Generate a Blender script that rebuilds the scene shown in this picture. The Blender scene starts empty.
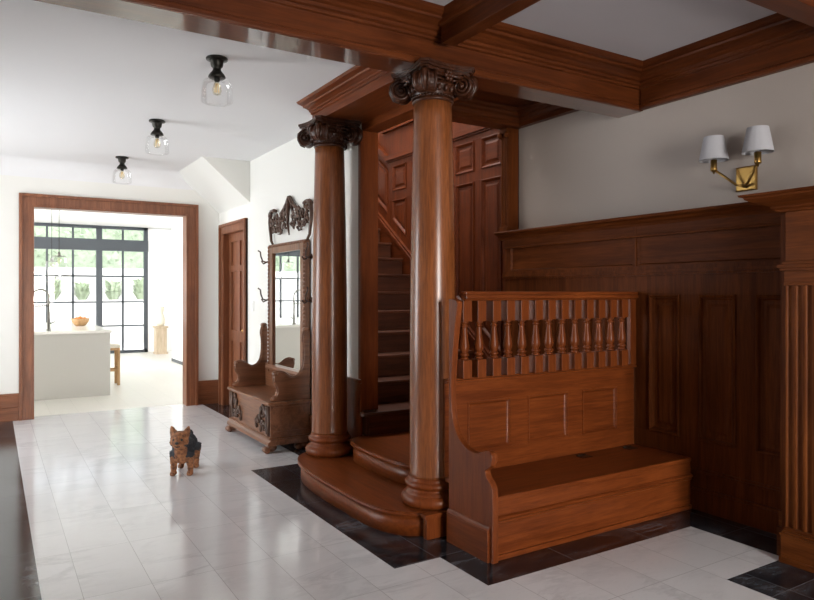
import bpy, bmesh, math, random
from mathutils import Vector, Matrix, Euler
R = random.Random(7)
PI = math.pi
C = bpy.context.scene.collection

# ------------------------------------------------------------------ materials
def new_mat(name):
    m = bpy.data.materials.new(name); m.use_nodes = True
    nt = m.node_tree; nt.nodes.clear()
    out = nt.nodes.new('ShaderNodeOutputMaterial')
    p = nt.nodes.new('ShaderNodeBsdfPrincipled')
    nt.links.new(p.outputs[0], out.inputs[0])
    return m, nt, p, out

def node(nt, t, **kw):
    n = nt.nodes.new('ShaderNode' + t)
    for k, v in kw.items():
        if hasattr(n, k) and not isinstance(v, tuple): setattr(n, k, v)
        else: n.inputs[k].default_value = v
    return n

def plain(name, col, rough=.5, metal=0., spec=.5, bump=0., bscale=40., var=0.):
    m, nt, p, out = new_mat(name)
    p.inputs['Base Color'].default_value = (*col, 1)
    p.inputs['Roughness'].default_value = rough
    p.inputs['Metallic'].default_value = metal
    p.inputs['Specular IOR Level'].default_value = spec
    tc = node(nt, 'TexCoord')
    nz = node(nt, 'TexNoise'); nz.inputs['Scale'].default_value = bscale; nz.inputs['Detail'].default_value = 4
    nt.links.new(tc.outputs['Object'], nz.inputs['Vector'])
    if var:
        mx = node(nt, 'MixRGB'); mx.inputs[1].default_value = (*[c * (1 - var) for c in col], 1)
        mx.inputs[2].default_value = (*[min(1, c * (1 + var)) for c in col], 1)
        nt.links.new(nz.outputs['Fac'], mx.inputs[0]); nt.links.new(mx.outputs[0], p.inputs['Base Color'])
    if bump:
        b = node(nt, 'Bump'); b.inputs['Strength'].default_value = bump; b.inputs['Distance'].default_value = .01
        nt.links.new(nz.outputs['Fac'], b.inputs['Height']); nt.links.new(b.outputs[0], p.inputs['Normal'])
    return m

def wood(name, dark, light, axis, rough=.33, fleck=0., gscale=22., coat=.08, coatr=.2, spec=.36, coatior=1.5):
    m, nt, p, out = new_mat(name)
    tc = node(nt, 'TexCoord')
    mp = node(nt, 'Mapping')
    s = [gscale] * 3; s['xyz'.index(axis)] = gscale * .06
    mp.inputs['Scale'].default_value = s
    nt.links.new(tc.outputs['Object'], mp.inputs['Vector'])
    n1 = node(nt, 'TexNoise'); n1.inputs['Scale'].default_value = 1.; n1.inputs['Detail'].default_value = 6; n1.inputs['Roughness'].default_value = .62
    n1.inputs['Distortion'].default_value = .8
    nt.links.new(mp.outputs[0], n1.inputs['Vector'])
    n2 = node(nt, 'TexNoise'); n2.inputs['Scale'].default_value = 1.6; n2.inputs['Detail'].default_value = 2
    nt.links.new(tc.outputs['Object'], n2.inputs['Vector'])
    mp2 = node(nt, 'Mapping'); s2 = [150.] * 3; s2['xyz'.index(axis)] = 9.
    mp2.inputs['Scale'].default_value = s2
    nt.links.new(tc.outputs['Object'], mp2.inputs['Vector'])
    n3 = node(nt, 'TexNoise'); n3.inputs['Scale'].default_value = 1.; n3.inputs['Detail'].default_value = 3
    nt.links.new(mp2.outputs[0], n3.inputs['Vector'])
    r1 = node(nt, 'ValToRGB'); r1.color_ramp.elements[0].position = .32; r1.color_ramp.elements[1].position = .7
    r1.color_ramp.elements[0].color = (*dark, 1); r1.color_ramp.elements[1].color = (*light, 1)
    nt.links.new(n1.outputs['Fac'], r1.inputs[0])
    mx = node(nt, 'MixRGB'); mx.blend_type = 'MULTIPLY'; mx.inputs[0].default_value = .55
    r2 = node(nt, 'ValToRGB'); r2.color_ramp.elements[0].position = .3; r2.color_ramp.elements[1].position = .7
    r2.color_ramp.elements[0].color = (.6, .55, .52, 1); r2.color_ramp.elements[1].color = (1.15, 1.15, 1.15, 1)
    nt.links.new(n2.outputs['Fac'], r2.inputs[0])
    nt.links.new(r1.outputs[0], mx.inputs[1]); nt.links.new(r2.outputs[0], mx.inputs[2])
    mx2 = node(nt, 'MixRGB'); mx2.blend_type = 'MULTIPLY'; mx2.inputs[0].default_value = .35 + fleck
    r3 = node(nt, 'ValToRGB'); r3.color_ramp.elements[0].position = .38; r3.color_ramp.elements[1].position = .55
    r3.color_ramp.elements[0].color = (.55, .5, .46, 1); r3.color_ramp.elements[1].color = (1, 1, 1, 1)
    nt.links.new(n3.outputs['Fac'], r3.inputs[0])
    nt.links.new(mx.outputs[0], mx2.inputs[1]); nt.links.new(r3.outputs[0], mx2.inputs[2])
    nt.links.new(mx2.outputs[0], p.inputs['Base Color'])
    p.inputs['Roughness'].default_value = rough
    p.inputs['Coat Weight'].default_value = coat
    p.inputs['Coat Roughness'].default_value = coatr
    p.inputs['Coat IOR'].default_value = coatior
    p.inputs['Specular IOR Level'].default_value = spec
    b = node(nt, 'Bump'); b.inputs['Strength'].default_value = .06; b.inputs['Distance'].default_value = .004
    nt.links.new(n3.outputs['Fac'], b.inputs['Height']); nt.links.new(b.outputs[0], p.inputs['Normal'])
    return m

def marble(name, base, vein, joint, rough, px, ox, py, oy, vamt=.5, tone=.08, stagger=0., spec=.5):
    """stone slabs: veins, slab-to-slab tone and thin joints, all from object coordinates (metres)"""
    m, nt, p, out = new_mat(name)
    tc = node(nt, 'TexCoord')
    sx = node(nt, 'SeparateXYZ'); nt.links.new(tc.outputs['Object'], sx.inputs[0])
    def math_(op, a, b=None):
        n = node(nt, 'Math'); n.operation = op
        for i, v in enumerate((a, b)):
            if v is None: continue
            if isinstance(v, (int, float)): n.inputs[i].default_value = v
            else: nt.links.new(v, n.inputs[i])
        return n.outputs[0]
    u = math_('DIVIDE', math_('SUBTRACT', sx.outputs[0], ox), px)
    v = math_('DIVIDE', math_('SUBTRACT', sx.outputs[1], oy), py)
    fu = math_('FLOOR', u)
    if stagger:
        v = math_('ADD', v, math_('MULTIPLY', math_('PINGPONG', fu, 1.), stagger))
    fv = math_('FLOOR', v)
    du = math_('MULTIPLY', math_('SUBTRACT', .5, math_('ABSOLUTE', math_('SUBTRACT', math_('SUBTRACT', u, fu), .5))), px)
    dv = math_('MULTIPLY', math_('SUBTRACT', .5, math_('ABSOLUTE', math_('SUBTRACT', math_('SUBTRACT', v, fv), .5))), py)
    j = math_('LESS_THAN', math_('MINIMUM', du, dv), .0016)
    cb = node(nt, 'CombineXYZ'); nt.links.new(fu, cb.inputs[0]); nt.links.new(fv, cb.inputs[1])
    wn = node(nt, 'TexWhiteNoise'); nt.links.new(cb.outputs[0], wn.inputs['Vector'])
    # veins: offset per slab
    off = node(nt, 'VectorMath'); off.operation = 'MULTIPLY_ADD'
    nt.links.new(wn.outputs['Color'], off.inputs[0]); off.inputs[1].default_value = (7, 7, 7)
    nt.links.new(tc.outputs['Object'], off.inputs[2])
    mp = node(nt, 'Mapping'); mp.inputs['Rotation'].default_value = (0, 0, .5); mp.inputs['Scale'].default_value = (1.2, 3.2, 1)
    nt.links.new(off.outputs[0], mp.inputs[0])
    n1 = node(nt, 'TexNoise'); n1.inputs['Scale'].default_value = 1.6; n1.inputs['Detail'].default_value = 8; n1.inputs['Roughness'].default_value = .62; n1.inputs['Distortion'].default_value = .6
    nt.links.new(mp.outputs[0], n1.inputs['Vector'])
    vd = math_('ABSOLUTE', math_('SUBTRACT', n1.outputs['Fac'], .5))
    rp = node(nt, 'ValToRGB'); rp.color_ramp.elements[0].position = 0; rp.color_ramp.elements[1].position = .07
    rp.color_ramp.elements[0].color = (1, 1, 1, 1); rp.color_ramp.elements[1].color = (0, 0, 0, 1)
    nt.links.new(vd, rp.inputs[0])
    n2 = node(nt, 'TexNoise'); n2.inputs['Scale'].default_value = 2.2; n2.inputs['Detail'].default_value = 4
    nt.links.new(off.outputs[0], n2.inputs['Vector'])
    patch = node(nt, 'ValToRGB'); patch.color_ramp.elements[0].position = .42; patch.color_ramp.elements[1].position = .68
    nt.links.new(n2.outputs['Fac'], patch.inputs[0])
    vf = math_('MULTIPLY', math_('MULTIPLY', rp.outputs[0], patch.outputs[0]), vamt)
    n3 = node(nt, 'TexNoise'); n3.inputs['Scale'].default_value = 26; n3.inputs['Detail'].default_value = 3
    nt.links.new(mp.outputs[0], n3.inputs['Vector'])
    sp = node(nt, 'ValToRGB'); sp.color_ramp.elements[0].position = .63; sp.color_ramp.elements[1].position = .70
    nt.links.new(n3.outputs['Fac'], sp.inputs[0])
    vf = math_('ADD', vf, math_('MULTIPLY', sp.outputs[0], vamt * .35))
    hsv = node(nt, 'HueSaturation'); hsv.inputs['Color'].default_value = (*base, 1)
    val = math_('ADD', math_('MULTIPLY', wn.outputs['Value'], tone), 1 - tone * .5)
    val = math_('ADD', val, math_('MULTIPLY', math_('SUBTRACT', n2.outputs['Fac'], .5), tone * 2))
    nt.links.new(val, hsv.inputs['Value'])
    m1 = node(nt, 'MixRGB'); nt.links.new(vf, m1.inputs[0]); nt.links.new(hsv.outputs[0], m1.inputs[1]); m1.inputs[2].default_value = (*vein, 1)
    m2 = node(nt, 'MixRGB'); nt.links.new(j, m2.inputs[0]); nt.links.new(m1.outputs[0], m2.inputs[1]); m2.inputs[2].default_value = (*joint, 1)
    nt.links.new(m2.outputs[0], p.inputs['Base Color'])
    p.inputs['Roughness'].default_value = rough
    p.inputs['Specular IOR Level'].default_value = spec
    return m

def thin_glass(name, tint=(1, 1, 1), refl=1.0):
    m = bpy.data.materials.new(name); m.use_nodes = True
    nt = m.node_tree; nt.nodes.clear()
    out = nt.nodes.new('ShaderNodeOutputMaterial')
    t = nt.nodes.new('ShaderNodeBsdfTransparent'); t.inputs[0].default_value = (*tint, 1)
    g = nt.nodes.new('ShaderNodeBsdfGlossy'); g.inputs['Roughness'].default_value = .03
    f = nt.nodes.new('ShaderNodeFresnel'); f.inputs[0].default_value = 1.45
    mu = nt.nodes.new('ShaderNodeMath'); mu.operation = 'MULTIPLY'; mu.inputs[1].default_value = refl
    nt.links.new(f.outputs[0], mu.inputs[0])
    mx = nt.nodes.new('ShaderNodeMixShader')
    nt.links.new(mu.outputs[0], mx.inputs[0]); nt.links.new(t.outputs[0], mx.inputs[1]); nt.links.new(g.outputs[0], mx.inputs[2])
    nt.links.new(mx.outputs[0], out.inputs[0])
    return m

WD, WL = (.128, .0285, .0066), (.232, .0575, .0128)
W = {a: wood('polished_oak_' + a, WD, WL, a, spec=.2, coat=.03, gscale=34.) for a in 'xyz'}
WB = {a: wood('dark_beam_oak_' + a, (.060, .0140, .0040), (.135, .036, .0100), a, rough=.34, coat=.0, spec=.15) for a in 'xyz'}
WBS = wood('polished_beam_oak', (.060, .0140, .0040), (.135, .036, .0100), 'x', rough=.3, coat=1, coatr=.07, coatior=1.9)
WST = {a: wood('worn_stair_oak_' + a, (.045, .0130, .0055), (.115, .034, .014), a, rough=.4) for a in 'xyz'}
WR = {a: wood('red_stair_oak_' + a, (.066, .0125, .0030), (.140, .0310, .0078), a, rough=.42, coat=.03, spec=.12) for a in 'xyz'}
WP = {a: wood('wainscot_oak_' + a, (.074, .0180, .0042), (.150, .0420, .0105), a, rough=.45, coat=0, spec=.05) for a in 'xyz'}
WPL = {a: wood('pilaster_oak_' + a, (.085, .021, .0045), (.185, .055, .0125), a, rough=.42, coat=0, spec=.07) for a in 'xyz'}
WC = wood('column_oak', (.165, .049, .0135), (.30, .097, .029), 'z', rough=.28, fleck=.3, gscale=30, coat=.25)
WCARVE = wood('carved_dark_oak', (.030, .0095, .0045), (.075, .025, .011), 'z', rough=.32, coat=.1, spec=.3)
WH = {a: wood('hall_seat_oak_' + a, (.13, .049, .022), (.29, .125, .062), a, rough=.32, spec=.4) for a in 'xyz'}
WHC = wood('hall_seat_carving_oak', (.045, .019, .011), (.115, .055, .031), 'z', rough=.4)
WT = {a: wood('door_trim_mahogany_' + a, (.15, .047, .018), (.29, .105, .045), a, rough=.4) for a in 'xyz'}
LIGHTWOOD = wood('pale_oak', (.50, .29, .13), (.66, .42, .21), 'z', rough=.5, coat=0)
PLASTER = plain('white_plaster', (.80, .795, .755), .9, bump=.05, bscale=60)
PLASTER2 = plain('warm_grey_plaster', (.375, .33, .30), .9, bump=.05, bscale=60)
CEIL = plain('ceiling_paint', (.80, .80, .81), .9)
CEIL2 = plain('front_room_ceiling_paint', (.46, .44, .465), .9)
KWHITE = plain('kitchen_white_paint', (.88, .88, .87), .7)
MW = marble('white_marble', (.68, .68, .695), (.26, .26, .29), (.40, .40, .41), .13, .31, .06, .66, 4.17, .34, .06, spec=.8)
MB_ = marble('black_marble', (.010, .0125, .0165), (.16, .175, .20), (.14, .145, .155), .14, .62, .21, .62, 3.04, .6, .5, spec=.62)
KFLOOR = marble('pale_kitchen_floor', (.74, .72, .67), (.6, .58, .54), (.6, .58, .54), .4, .3, 0, 2.2, 9, .2, .03)
BRASS = plain('aged_brass', (.40, .245, .075), .3, 1.0)
BRONZE = plain('dark_bronze', (.03, .028, .024), .38, .8)
STEEL = plain('brushed_steel', (.22, .21, .19), .3, 1.0)
WINMETAL = plain('grey_window_metal', (.085, .095, .11), .45, .2)
SHADE = plain('dimmed_linen_shade', (.42, .42, .45), .85, bump=.1, bscale=200)  # white linen, greyed in its colour for the shade on the right wall
GLASS = thin_glass('window_glass'); JAR = thin_glass('lamp_jar_glass', (.998, 1, 1), .35)
AMBER = thin_glass('amber_bulb_glass', (.995, .965, .88), .4)
FILAMENT = plain('filament', (.85, .65, .30), .4)
MIRROR = plain('mirror_silver', (.92, .93, .93), .015, 1.0)
QUARTZ = plain('white_quartz', (.80, .79, .75), .18, var=.04, bscale=3)
ISLAND = plain('island_panel_paint', (.58, .57, .535), .5)
PALEWOOD = wood('bleached_oak', (.60, .48, .34), (.74, .62, .47), 'z', rough=.6, coat=0)
PLASTIC = plain('white_switch_plastic', (.85, .85, .83), .4)
CUSHION = plain('cream_seat_fabric', (.75, .70, .60), .9, bump=.2, bscale=120)
ORANGE = plain('orange_peel', (.75, .22, .03), .5, bump=.15, bscale=150)
LEAFM = plain('fruit_leaf', (.10, .22, .05), .6)
RENDER = plain('pale_render', (.72, .70, .66), .9, bump=.15, bscale=20, var=.08)
PAVING = marble('garden_paving', (.72, .70, .66), (.6, .58, .55), (.5, .5, .48), .7, .6, 0, .6, 0, .2, .05)
FOLIAGE = plain('shrub_leaves', (.40, .47, .32), .75, var=.4, bscale=6)
HEDGE = plain('hedge_leaves', (.36, .43, .30), .8, var=.5, bscale=9)
CERAMIC = plain('cream_ceramic', (.78, .72, .60), .5)
FELT = plain('black_rubber', (.02, .02, .02), .6)

# ------------------------------------------------------------------ mesh kit
class M:
    def __init__(s): s.v = []; s.f = []; s.sm = []; s.mi = []
    def add(s, vs, fs, smooth=False, mi=0):
        o = len(s.v); s.v += [tuple(v) for v in vs]
        for f in fs: s.f.append(tuple(i + o for i in f)); s.sm.append(smooth); s.mi.append(mi)
        return s
    def box(s, x0, x1, y0, y1, z0, z1, mi=0):
        x0, x1 = sorted((x0, x1)); y0, y1 = sorted((y0, y1)); z0, z1 = sorted((z0, z1))
        return s.add([(x0,y0,z0),(x1,y0,z0),(x1,y1,z0),(x0,y1,z0),(x0,y0,z1),(x1,y0,z1),(x1,y1,z1),(x0,y1,z1)],
                     [(0,3,2,1),(4,5,6,7),(0,1,5,4),(1,2,6,5),(2,3,7,6),(3,0,4,7)], mi=mi)
    def prism(s, poly, axis, a, b, smooth=False, mi=0):
        """poly of 2D points in the plane across axis: x->(y,z)  y->(x,z)  z->(x,y)"""
        ar = sum(poly[i][0]*poly[(i+1)%len(poly)][1]-poly[(i+1)%len(poly)][0]*poly[i][1] for i in range(len(poly)))
        if ar < 0: poly = poly[::-1]
        a, b = sorted((a, b)); n = len(poly)
        def P(p, t): return {'x': (t,p[0],p[1]), 'y': (p[0],t,p[1]), 'z': (p[0],p[1],t)}[axis]
        vs = [P(p,a) for p in poly] + [P(p,b) for p in poly]
        fs = [tuple(range(n))[::-1], tuple(range(n,2*n))] + [(i,(i+1)%n,n+(i+1)%n,n+i) for i in range(n)]
        if axis == 'y': fs = [f[::-1] for f in fs]
        o = len(s.f); s.add(vs, fs, False, mi)
        if smooth:
            for k in range(o+2, len(s.f)): s.sm[k] = True
        return s
    def lathe(s, prof, c=(0,0,0), n=32, axis='z', cap=True):
        vs = []; fs = []
        for r, h in prof:
            for i in range(n):
                a = 2*PI*i/n
                p = (r*math.cos(a), r*math.sin(a), h)
                if axis == 'x': p = (h, p[0], p[1])
                if axis == 'y': p = (p[1], h, p[0])
                vs.append((c[0]+p[0], c[1]+p[1], c[2]+p[2]))
        m = len(prof)
        for k in range(m-1):
            for i in range(n):
                j = (i+1) % n
                fs.append((k*n+i, k*n+j, (k+1)*n+j, (k+1)*n+i))
        if cap:
            if prof[0][0] > 1e-5: fs.append(tuple(range(n))[::-1])
            if prof[-1][0] > 1e-5: fs.append(tuple(range((m-1)*n, m*n)))
        return s.add(vs, fs, True)
    def tube(s, pts, rad, n=8, cap=True, flat=None):
        pts = [Vector(p) for p in pts]; k = len(pts)
        if not hasattr(rad, '__len__'): rad = [rad]*k
        vs = []; fs = []; up = None
        for i in range(k):
            t = (pts[min(i+1,k-1)] - pts[max(i-1,0)]).normalized()
            if up is None:
                up = Vector((0,0,1)) if abs(t.z) < .9 else Vector((1,0,0))
            a = (up - t*up.dot(t)).normalized(); up = a; b = t.cross(a)
            for q in range(n):
                an = 2*PI*q/n
                o = a*math.cos(an)*rad[i] + b*math.sin(an)*rad[i]
                if flat: o = Vector((o.x*flat[0], o.y*flat[1], o.z*flat[2]))
                vs.append(pts[i] + o)
        for i in range(k-1):
            for q in range(n):
                j = (q+1) % n
                fs.append((i*n+q, i*n+j, (i+1)*n+j, (i+1)*n+q))
        if cap: fs += [tuple(range(n))[::-1], tuple(range((k-1)*n, k*n))]
        return s.add(vs, fs, True)
    def ell(s, c, r, rot=(0,0,0), nu=12, nv=8):
        m = Euler(rot).to_matrix(); vs = []; fs = []
        for j in range(nv+1):
            th = PI*j/nv
            for i in range(nu):
                ph = 2*PI*i/nu
                vs.append(Vector(c) + m @ Vector((r[0]*math.sin(th)*math.cos(ph), r[1]*math.sin(th)*math.sin(ph), -r[2]*math.cos(th))))
        for j in range(nv):
            for i in range(nu):
                k = (i+1) % nu
                fs.append((j*nu+i, j*nu+k, (j+1)*nu+k, (j+1)*nu+i))
        return s.add(vs, fs, True)
    def panel(s, quad, mp, steps):
        """nested rings: quad = 4 (u,v) corners counter-clockwise, mp(u,v,d)->xyz, steps=[(inset,depth)...], last ring capped"""
        def inset(d):
            out = []
            for i in range(4):
                p, a, b = Vector(quad[i]), Vector(quad[i-1]), Vector(quad[(i+1)%4])
                e1 = (p-a).normalized(); e2 = (b-p).normalized()
                n1 = Vector((-e1.y, e1.x)); n2 = Vector((-e2.y, e2.x))
                den = 1 + n1.dot(n2)
                out.append(p + (n1+n2)*(d/den))
            return out
        vs = []; fs = []
        for ins, d in steps: vs += [mp(q.x, q.y, d) for q in inset(ins)]
        for k in range(len(steps)-1):
            for i in range(4):
                j = (i+1) % 4
                fs.append((k*4+i, k*4+j, (k+1)*4+j, (k+1)*4+i))
        k = len(steps)-1
        fs.append((k*4, k*4+1, k*4+2, k*4+3))
        return s.add(vs, fs)
    def build(s, name, mat, parent=None, bevel=0, origin=None, fixn=True):
        me = bpy.data.meshes.new(name)
        o = bpy.data.objects.new(name, me); C.objects.link(o)
        if parent is not None:
            org = Vector(wloc(parent)); o.parent = parent
        else:
            if origin is None:
                xs = [v[0] for v in s.v]; ys = [v[1] for v in s.v]; zs = [v[2] for v in s.v]
                origin = ((min(xs)+max(xs))/2, (min(ys)+max(ys))/2, min(zs))
            org = Vector(origin); o.location = org
        me.from_pydata([Vector(v)-org for v in s.v], [], s.f)
        for i, p in enumerate(me.polygons): p.use_smooth = s.sm[i]; p.material_index = s.mi[i]
        for m in (mat if isinstance(mat, (list, tuple)) else [mat]): me.materials.append(m)
        if fixn:
            bm = bmesh.new(); bm.from_mesh(me); bmesh.ops.recalc_face_normals(bm, faces=bm.faces); bm.to_mesh(me); bm.free()
        if bevel:
            b = o.modifiers.new('bevel', 'BEVEL'); b.width = bevel; b.segments = 2; b.limit_method = 'ANGLE'; b.angle_limit = .7
        return o

def wloc(o):
    l = Vector((0,0,0))
    while o is not None: l = l + Vector(o.location); o = o.parent
    return l

def thing(name, label, cat, loc, group=None):
    o = bpy.data.objects.new(name, None); C.objects.link(o); o.location = loc; o.empty_display_size = .1
    return tag(o, label, cat, group)
def tag(o, label, cat, group=None):
    o['label'] = label; o['category'] = cat
    if group: o['group'] = group
    return o
def struct(name, m, mat, parent=None, bevel=0, label=None, origin=None):
    o = m.build(name, mat, parent, bevel, origin)
    if parent is None: o['kind'] = 'structure'
    if label: o['label'] = label
    return o
def copy_tree(o, parent=None):
    c = o.copy(); C.objects.link(c)
    if parent is not None: c.parent = parent
    for ch in list(o.children): copy_tree(ch, c)
    return c

# camera model, only used to check places: eye at (0,0,1.45)
YAW = math.atan2(415, 670)
EYE = 1.45

# ------------------------------------------------------------------ floor
fl = M()
xs = [-2.6, -.15, .2, 1.8, 2.09, 2.33, 2.60, 3.16, 3.69, 4.2]
ys = [-3.2, 2.03, 2.61, 3.03, 5.33, 7.2, 8.98]
def black(x, y):
    if -.15 < x < .2: return True
    if 1.8 < x < 4.2 and 3.03 < y < 5.33: return True
    if 2.09 < x and 2.61 < y < 3.1: return True
    if 3.69 < x and 2.03 < y < 3.1: return True
    if x > 3.16 and y < 2.03: return True
    if 2.33 < x and y > 5.3: return True
    return False
for i in range(len(xs)-1):
    for j in range(len(ys)-1):
        a, b, c, d = xs[i], xs[i+1], ys[j], ys[j+1]
        fl.add([(a,c,0),(b,c,0),(b,d,0),(a,d,0)], [(0,1,2,3)], mi=1 if black((a+b)/2,(c+d)/2) else 0)
fl.box(-2.6, 4.2, -3.2, 8.98, -.12, -.001)
o = fl.build('floor', [MW, MB_], origin=(0,0,0), fixn=False); o['kind'] = 'structure'
kf = M().box(-3.2, 4.1, 8.98, 17.5, -.1, 0)
struct('floor_kitchen', kf, KFLOOR, origin=(0,0,0))

# ------------------------------------------------------------------ walls and ceilings
HZ = 2.98      # hall ceiling
FZ = 3.12      # front room ceiling
# back wall with the kitchen opening
m = M()
m.box(-2.6, .41, 8.82, 8.97, 0, 3.3); m.box(2.12, 2.69, 8.82, 8.97, 0, 3.3); m.box(.41, 2.12, 8.82, 8.97, 2.44, 3.3)
struct('wall_back', m, PLASTER)
# wall between hall and stairs, with the side-door opening
m = M()
DY0, DY1, DTOP = 7.77, 8.60, 2.22
m.box(2.55, 2.68, 4.83, DY0, 0, 4.8); m.box(2.55, 2.68, DY1, 8.82, 0, 4.8); m.box(2.55, 2.68, DY0, DY1, DTOP, 4.8)
struct('wall_side', m, PLASTER)
struct('wall_stair_upper', M().box(2.56, 2.68, 3.61, 4.83, 3.13, 4.8), PLASTER)
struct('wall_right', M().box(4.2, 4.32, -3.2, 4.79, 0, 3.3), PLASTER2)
struct('wall_stair_end', M().box(2.68, 4.2, 8.82, 8.97, 0, 4.8), PLASTER)
m = M(); m.box(-2.72, -2.6, 2.6, 5.9, 0, 3.3); m.box(-2.72, -2.6, 8.3, 8.97, 0, 3.3); m.box(-2.72, -2.6, 5.9, 8.3, 0, .5); m.box(-2.72, -2.6, 5.9, 8.3, 2.6, 3.3)
m.box(-2.72, -2.6, -3.2, 2.6, 0, 3.3)
struct('wall_left', m, PLASTER)
RW0, RW1 = 1.15, 2.75
m = M(); m.box(-2.6, RW0, -3.32, -3.2, 0, 3.3); m.box(RW1, 4.2, -3.32, -3.2, 0, 3.3); m.box(RW0, RW1, -3.32, -3.2, 0, .35); m.box(RW0, RW1, -3.32, -3.2, 2.6, 3.3)
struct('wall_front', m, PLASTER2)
struct('ceiling', M().box(-2.6, 2.55, 3.60, 8.82, HZ, HZ+.1), CEIL)
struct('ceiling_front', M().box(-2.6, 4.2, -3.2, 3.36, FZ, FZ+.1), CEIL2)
# rounded cove where the hall ceiling meets the back wall
prof = [(8.82, HZ), (8.82, HZ-.2)] + [(8.82-.2+.2*math.cos(t), HZ-.2+.2*math.sin(t)) for t in [PI/2*k/8 for k in range(0,9)]]
prof = [(8.82, HZ)] + [(8.82-.2+.2*math.cos(PI/2*k/24), HZ-.2+.2*math.sin(PI/2*k/24)) for k in range(25)]
struct('trim_cove', M().prism(prof, 'x', -2.6, 2.55), CEIL)
# sloping plaster boxing over the side door
struct('wall_slope', M().prism([(2.0, HZ), (2.55, HZ), (2.55, 2.50)], 'y', 7.58, 8.82), PLASTER)
# stairwell roof with a skylight
m = M(); m.box(2.55, 4.32, 3.6, 5.4, 4.8, 4.9); m.box(2.55, 4.32, 7.4, 8.97, 4.8, 4.9); m.box(2.55, 2.85, 5.4, 7.4, 4.8, 4.9); m.box(4.0, 4.32, 5.4, 7.4, 4.8, 4.9)
struct('ceiling_stair', m, CEIL)
# kitchen shell
m = M(); m.box(3.27, 4.1, 8.97, 14.8, 0, 3.05); struct('wall_kitchen_right', m, KWHITE)
struct('wall_kitchen_recess', M().box(4.0, 4.1, 14.8, 17.5, 0, 3.05), KWHITE)
m = M(); m.box(-3.2, -3.1, 8.97, 11, 0, 3.05); m.box(-3.2, -3.1, 16, 17.5, 0, 3.05); m.box(-3.2, -3.1, 11, 16, 0, .5); m.box(-3.2, -3.1, 11, 16, 2.7, 3.05)
struct('wall_kitchen_left', m, KWHITE)
struct('wall_kitchen_back', M().box(3.26, 4.0, 17.35, 17.5, 0, 3.05), KWHITE)
struct('ceiling_kitchen', M().box(-3.2, 4.1, 8.97, 17.5, 3.05, 3.15), KWHITE)
struct('baseboard_kitchen', M().box(3.255, 3.27, 13.6, 14.8, 0, .06), WINMETAL)

# ------------------------------------------------------------------ beams and crowns
beam = [(3.61,2.83),(3.38,2.83),(3.375,2.84),(3.375,2.865),(3.39,2.872),(3.39,2.985),(3.372,2.99),(3.372,3.005),(3.352,3.012),
        (3.352,3.03),(3.335,3.036),(3.32,3.05),(3.29,3.064),(3.26,3.07),(3.255,3.085),(3.235,3.09),(3.215,3.103),(3.20,3.12),(3.61,3.12)]
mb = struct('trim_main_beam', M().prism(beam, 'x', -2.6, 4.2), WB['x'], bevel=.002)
M().box(-2.6, 4.19, 3.388, 3.602, 2.826, 2.83).build('soffit_board', WBS, mb)
# crown along the right wall of the front room
crown = [(4.2-(3.38-y)-.03 if z > 2.83 else 4.17, z) for y, z in beam[1:-1]]
crown = [(4.2, 2.835), (4.165, 2.835)] + [(4.2-(3.39-y)-.035, z) for y, z in beam[2:-1]] + [(4.2, 3.12)]
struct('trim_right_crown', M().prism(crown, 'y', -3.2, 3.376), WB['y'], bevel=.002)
# cross beams of the coffered ceiling
def cross(x0, x1, z0):
    w = .05
    return [(x0,z0),(x1,z0),(x1,z0+.10),(x1+.02,z0+.105),(x1+.025,z0+.13),(x1+w,FZ),(x0-w,FZ),(x0-.025,z0+.13),(x0-.02,z0+.105),(x0,z0+.10)]
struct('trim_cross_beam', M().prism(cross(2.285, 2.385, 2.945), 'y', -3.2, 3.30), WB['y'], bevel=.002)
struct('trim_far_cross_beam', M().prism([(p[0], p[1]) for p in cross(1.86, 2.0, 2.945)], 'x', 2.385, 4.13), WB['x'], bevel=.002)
# entablature carried by the two columns
ent = [(2.55,2.83),(2.215,2.83),(2.215,2.895),(2.20,2.90),(2.20,2.912),(2.185,2.918),(2.185,2.926),(2.16,2.938),(2.135,2.943),(2.13,2.953),(2.09,2.965),(2.075,2.98),(2.55,2.98)]
m = M().prism(ent, 'y', 3.605, 5.04)
m.box(2.55, 2.72, 3.605, 4.83, 2.83, 3.13)
struct('trim_entablature', m, W['y'], bevel=.002)
struct('trim_stair_header', M().box(2.555, 2.70, 3.62, 4.83, 2.765, 2.829), W['y'], bevel=.003)
# wooden coffer behind the beam, over the bottom of the stairs
cf = M(); cf.box(2.72, 4.2, 3.61, 4.72, 3.125, 3.19)
struct('ceiling_coffer', cf, WB['x'])
hd = [(4.72,2.985),(4.90,2.985),(4.90,4.8),(4.80,4.8),(4.80,3.12),(4.60,3.12),(4.615,3.10),(4.65,3.09),(4.66,3.07),(4.69,3.06),(4.70,3.03),(4.72,3.02)]
struct('trim_coffer_header', M().prism(hd, 'x', 2.72, 4.2), WB['x'], bevel=.002)
cw = [(4.2,2.985),(4.14,2.985),(4.14,3.02),(4.12,3.03),(4.11,3.06),(4.08,3.07),(4.07,3.09),(4.03,3.10),(4.01,3.122),(4.2,3.122)]
struct('trim_coffer_crown', M().prism(cw, 'y', 3.61, 4.72), WB['y'], bevel=.002)
cw2 = [(3.61,2.99),(3.64,2.99),(3.65,3.03),(3.69,3.07),(3.72,3.122),(3.61,3.122)]
struct('trim_coffer_near', M().prism(cw2, 'x', 2.72, 4.2), WB['x'])

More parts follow.
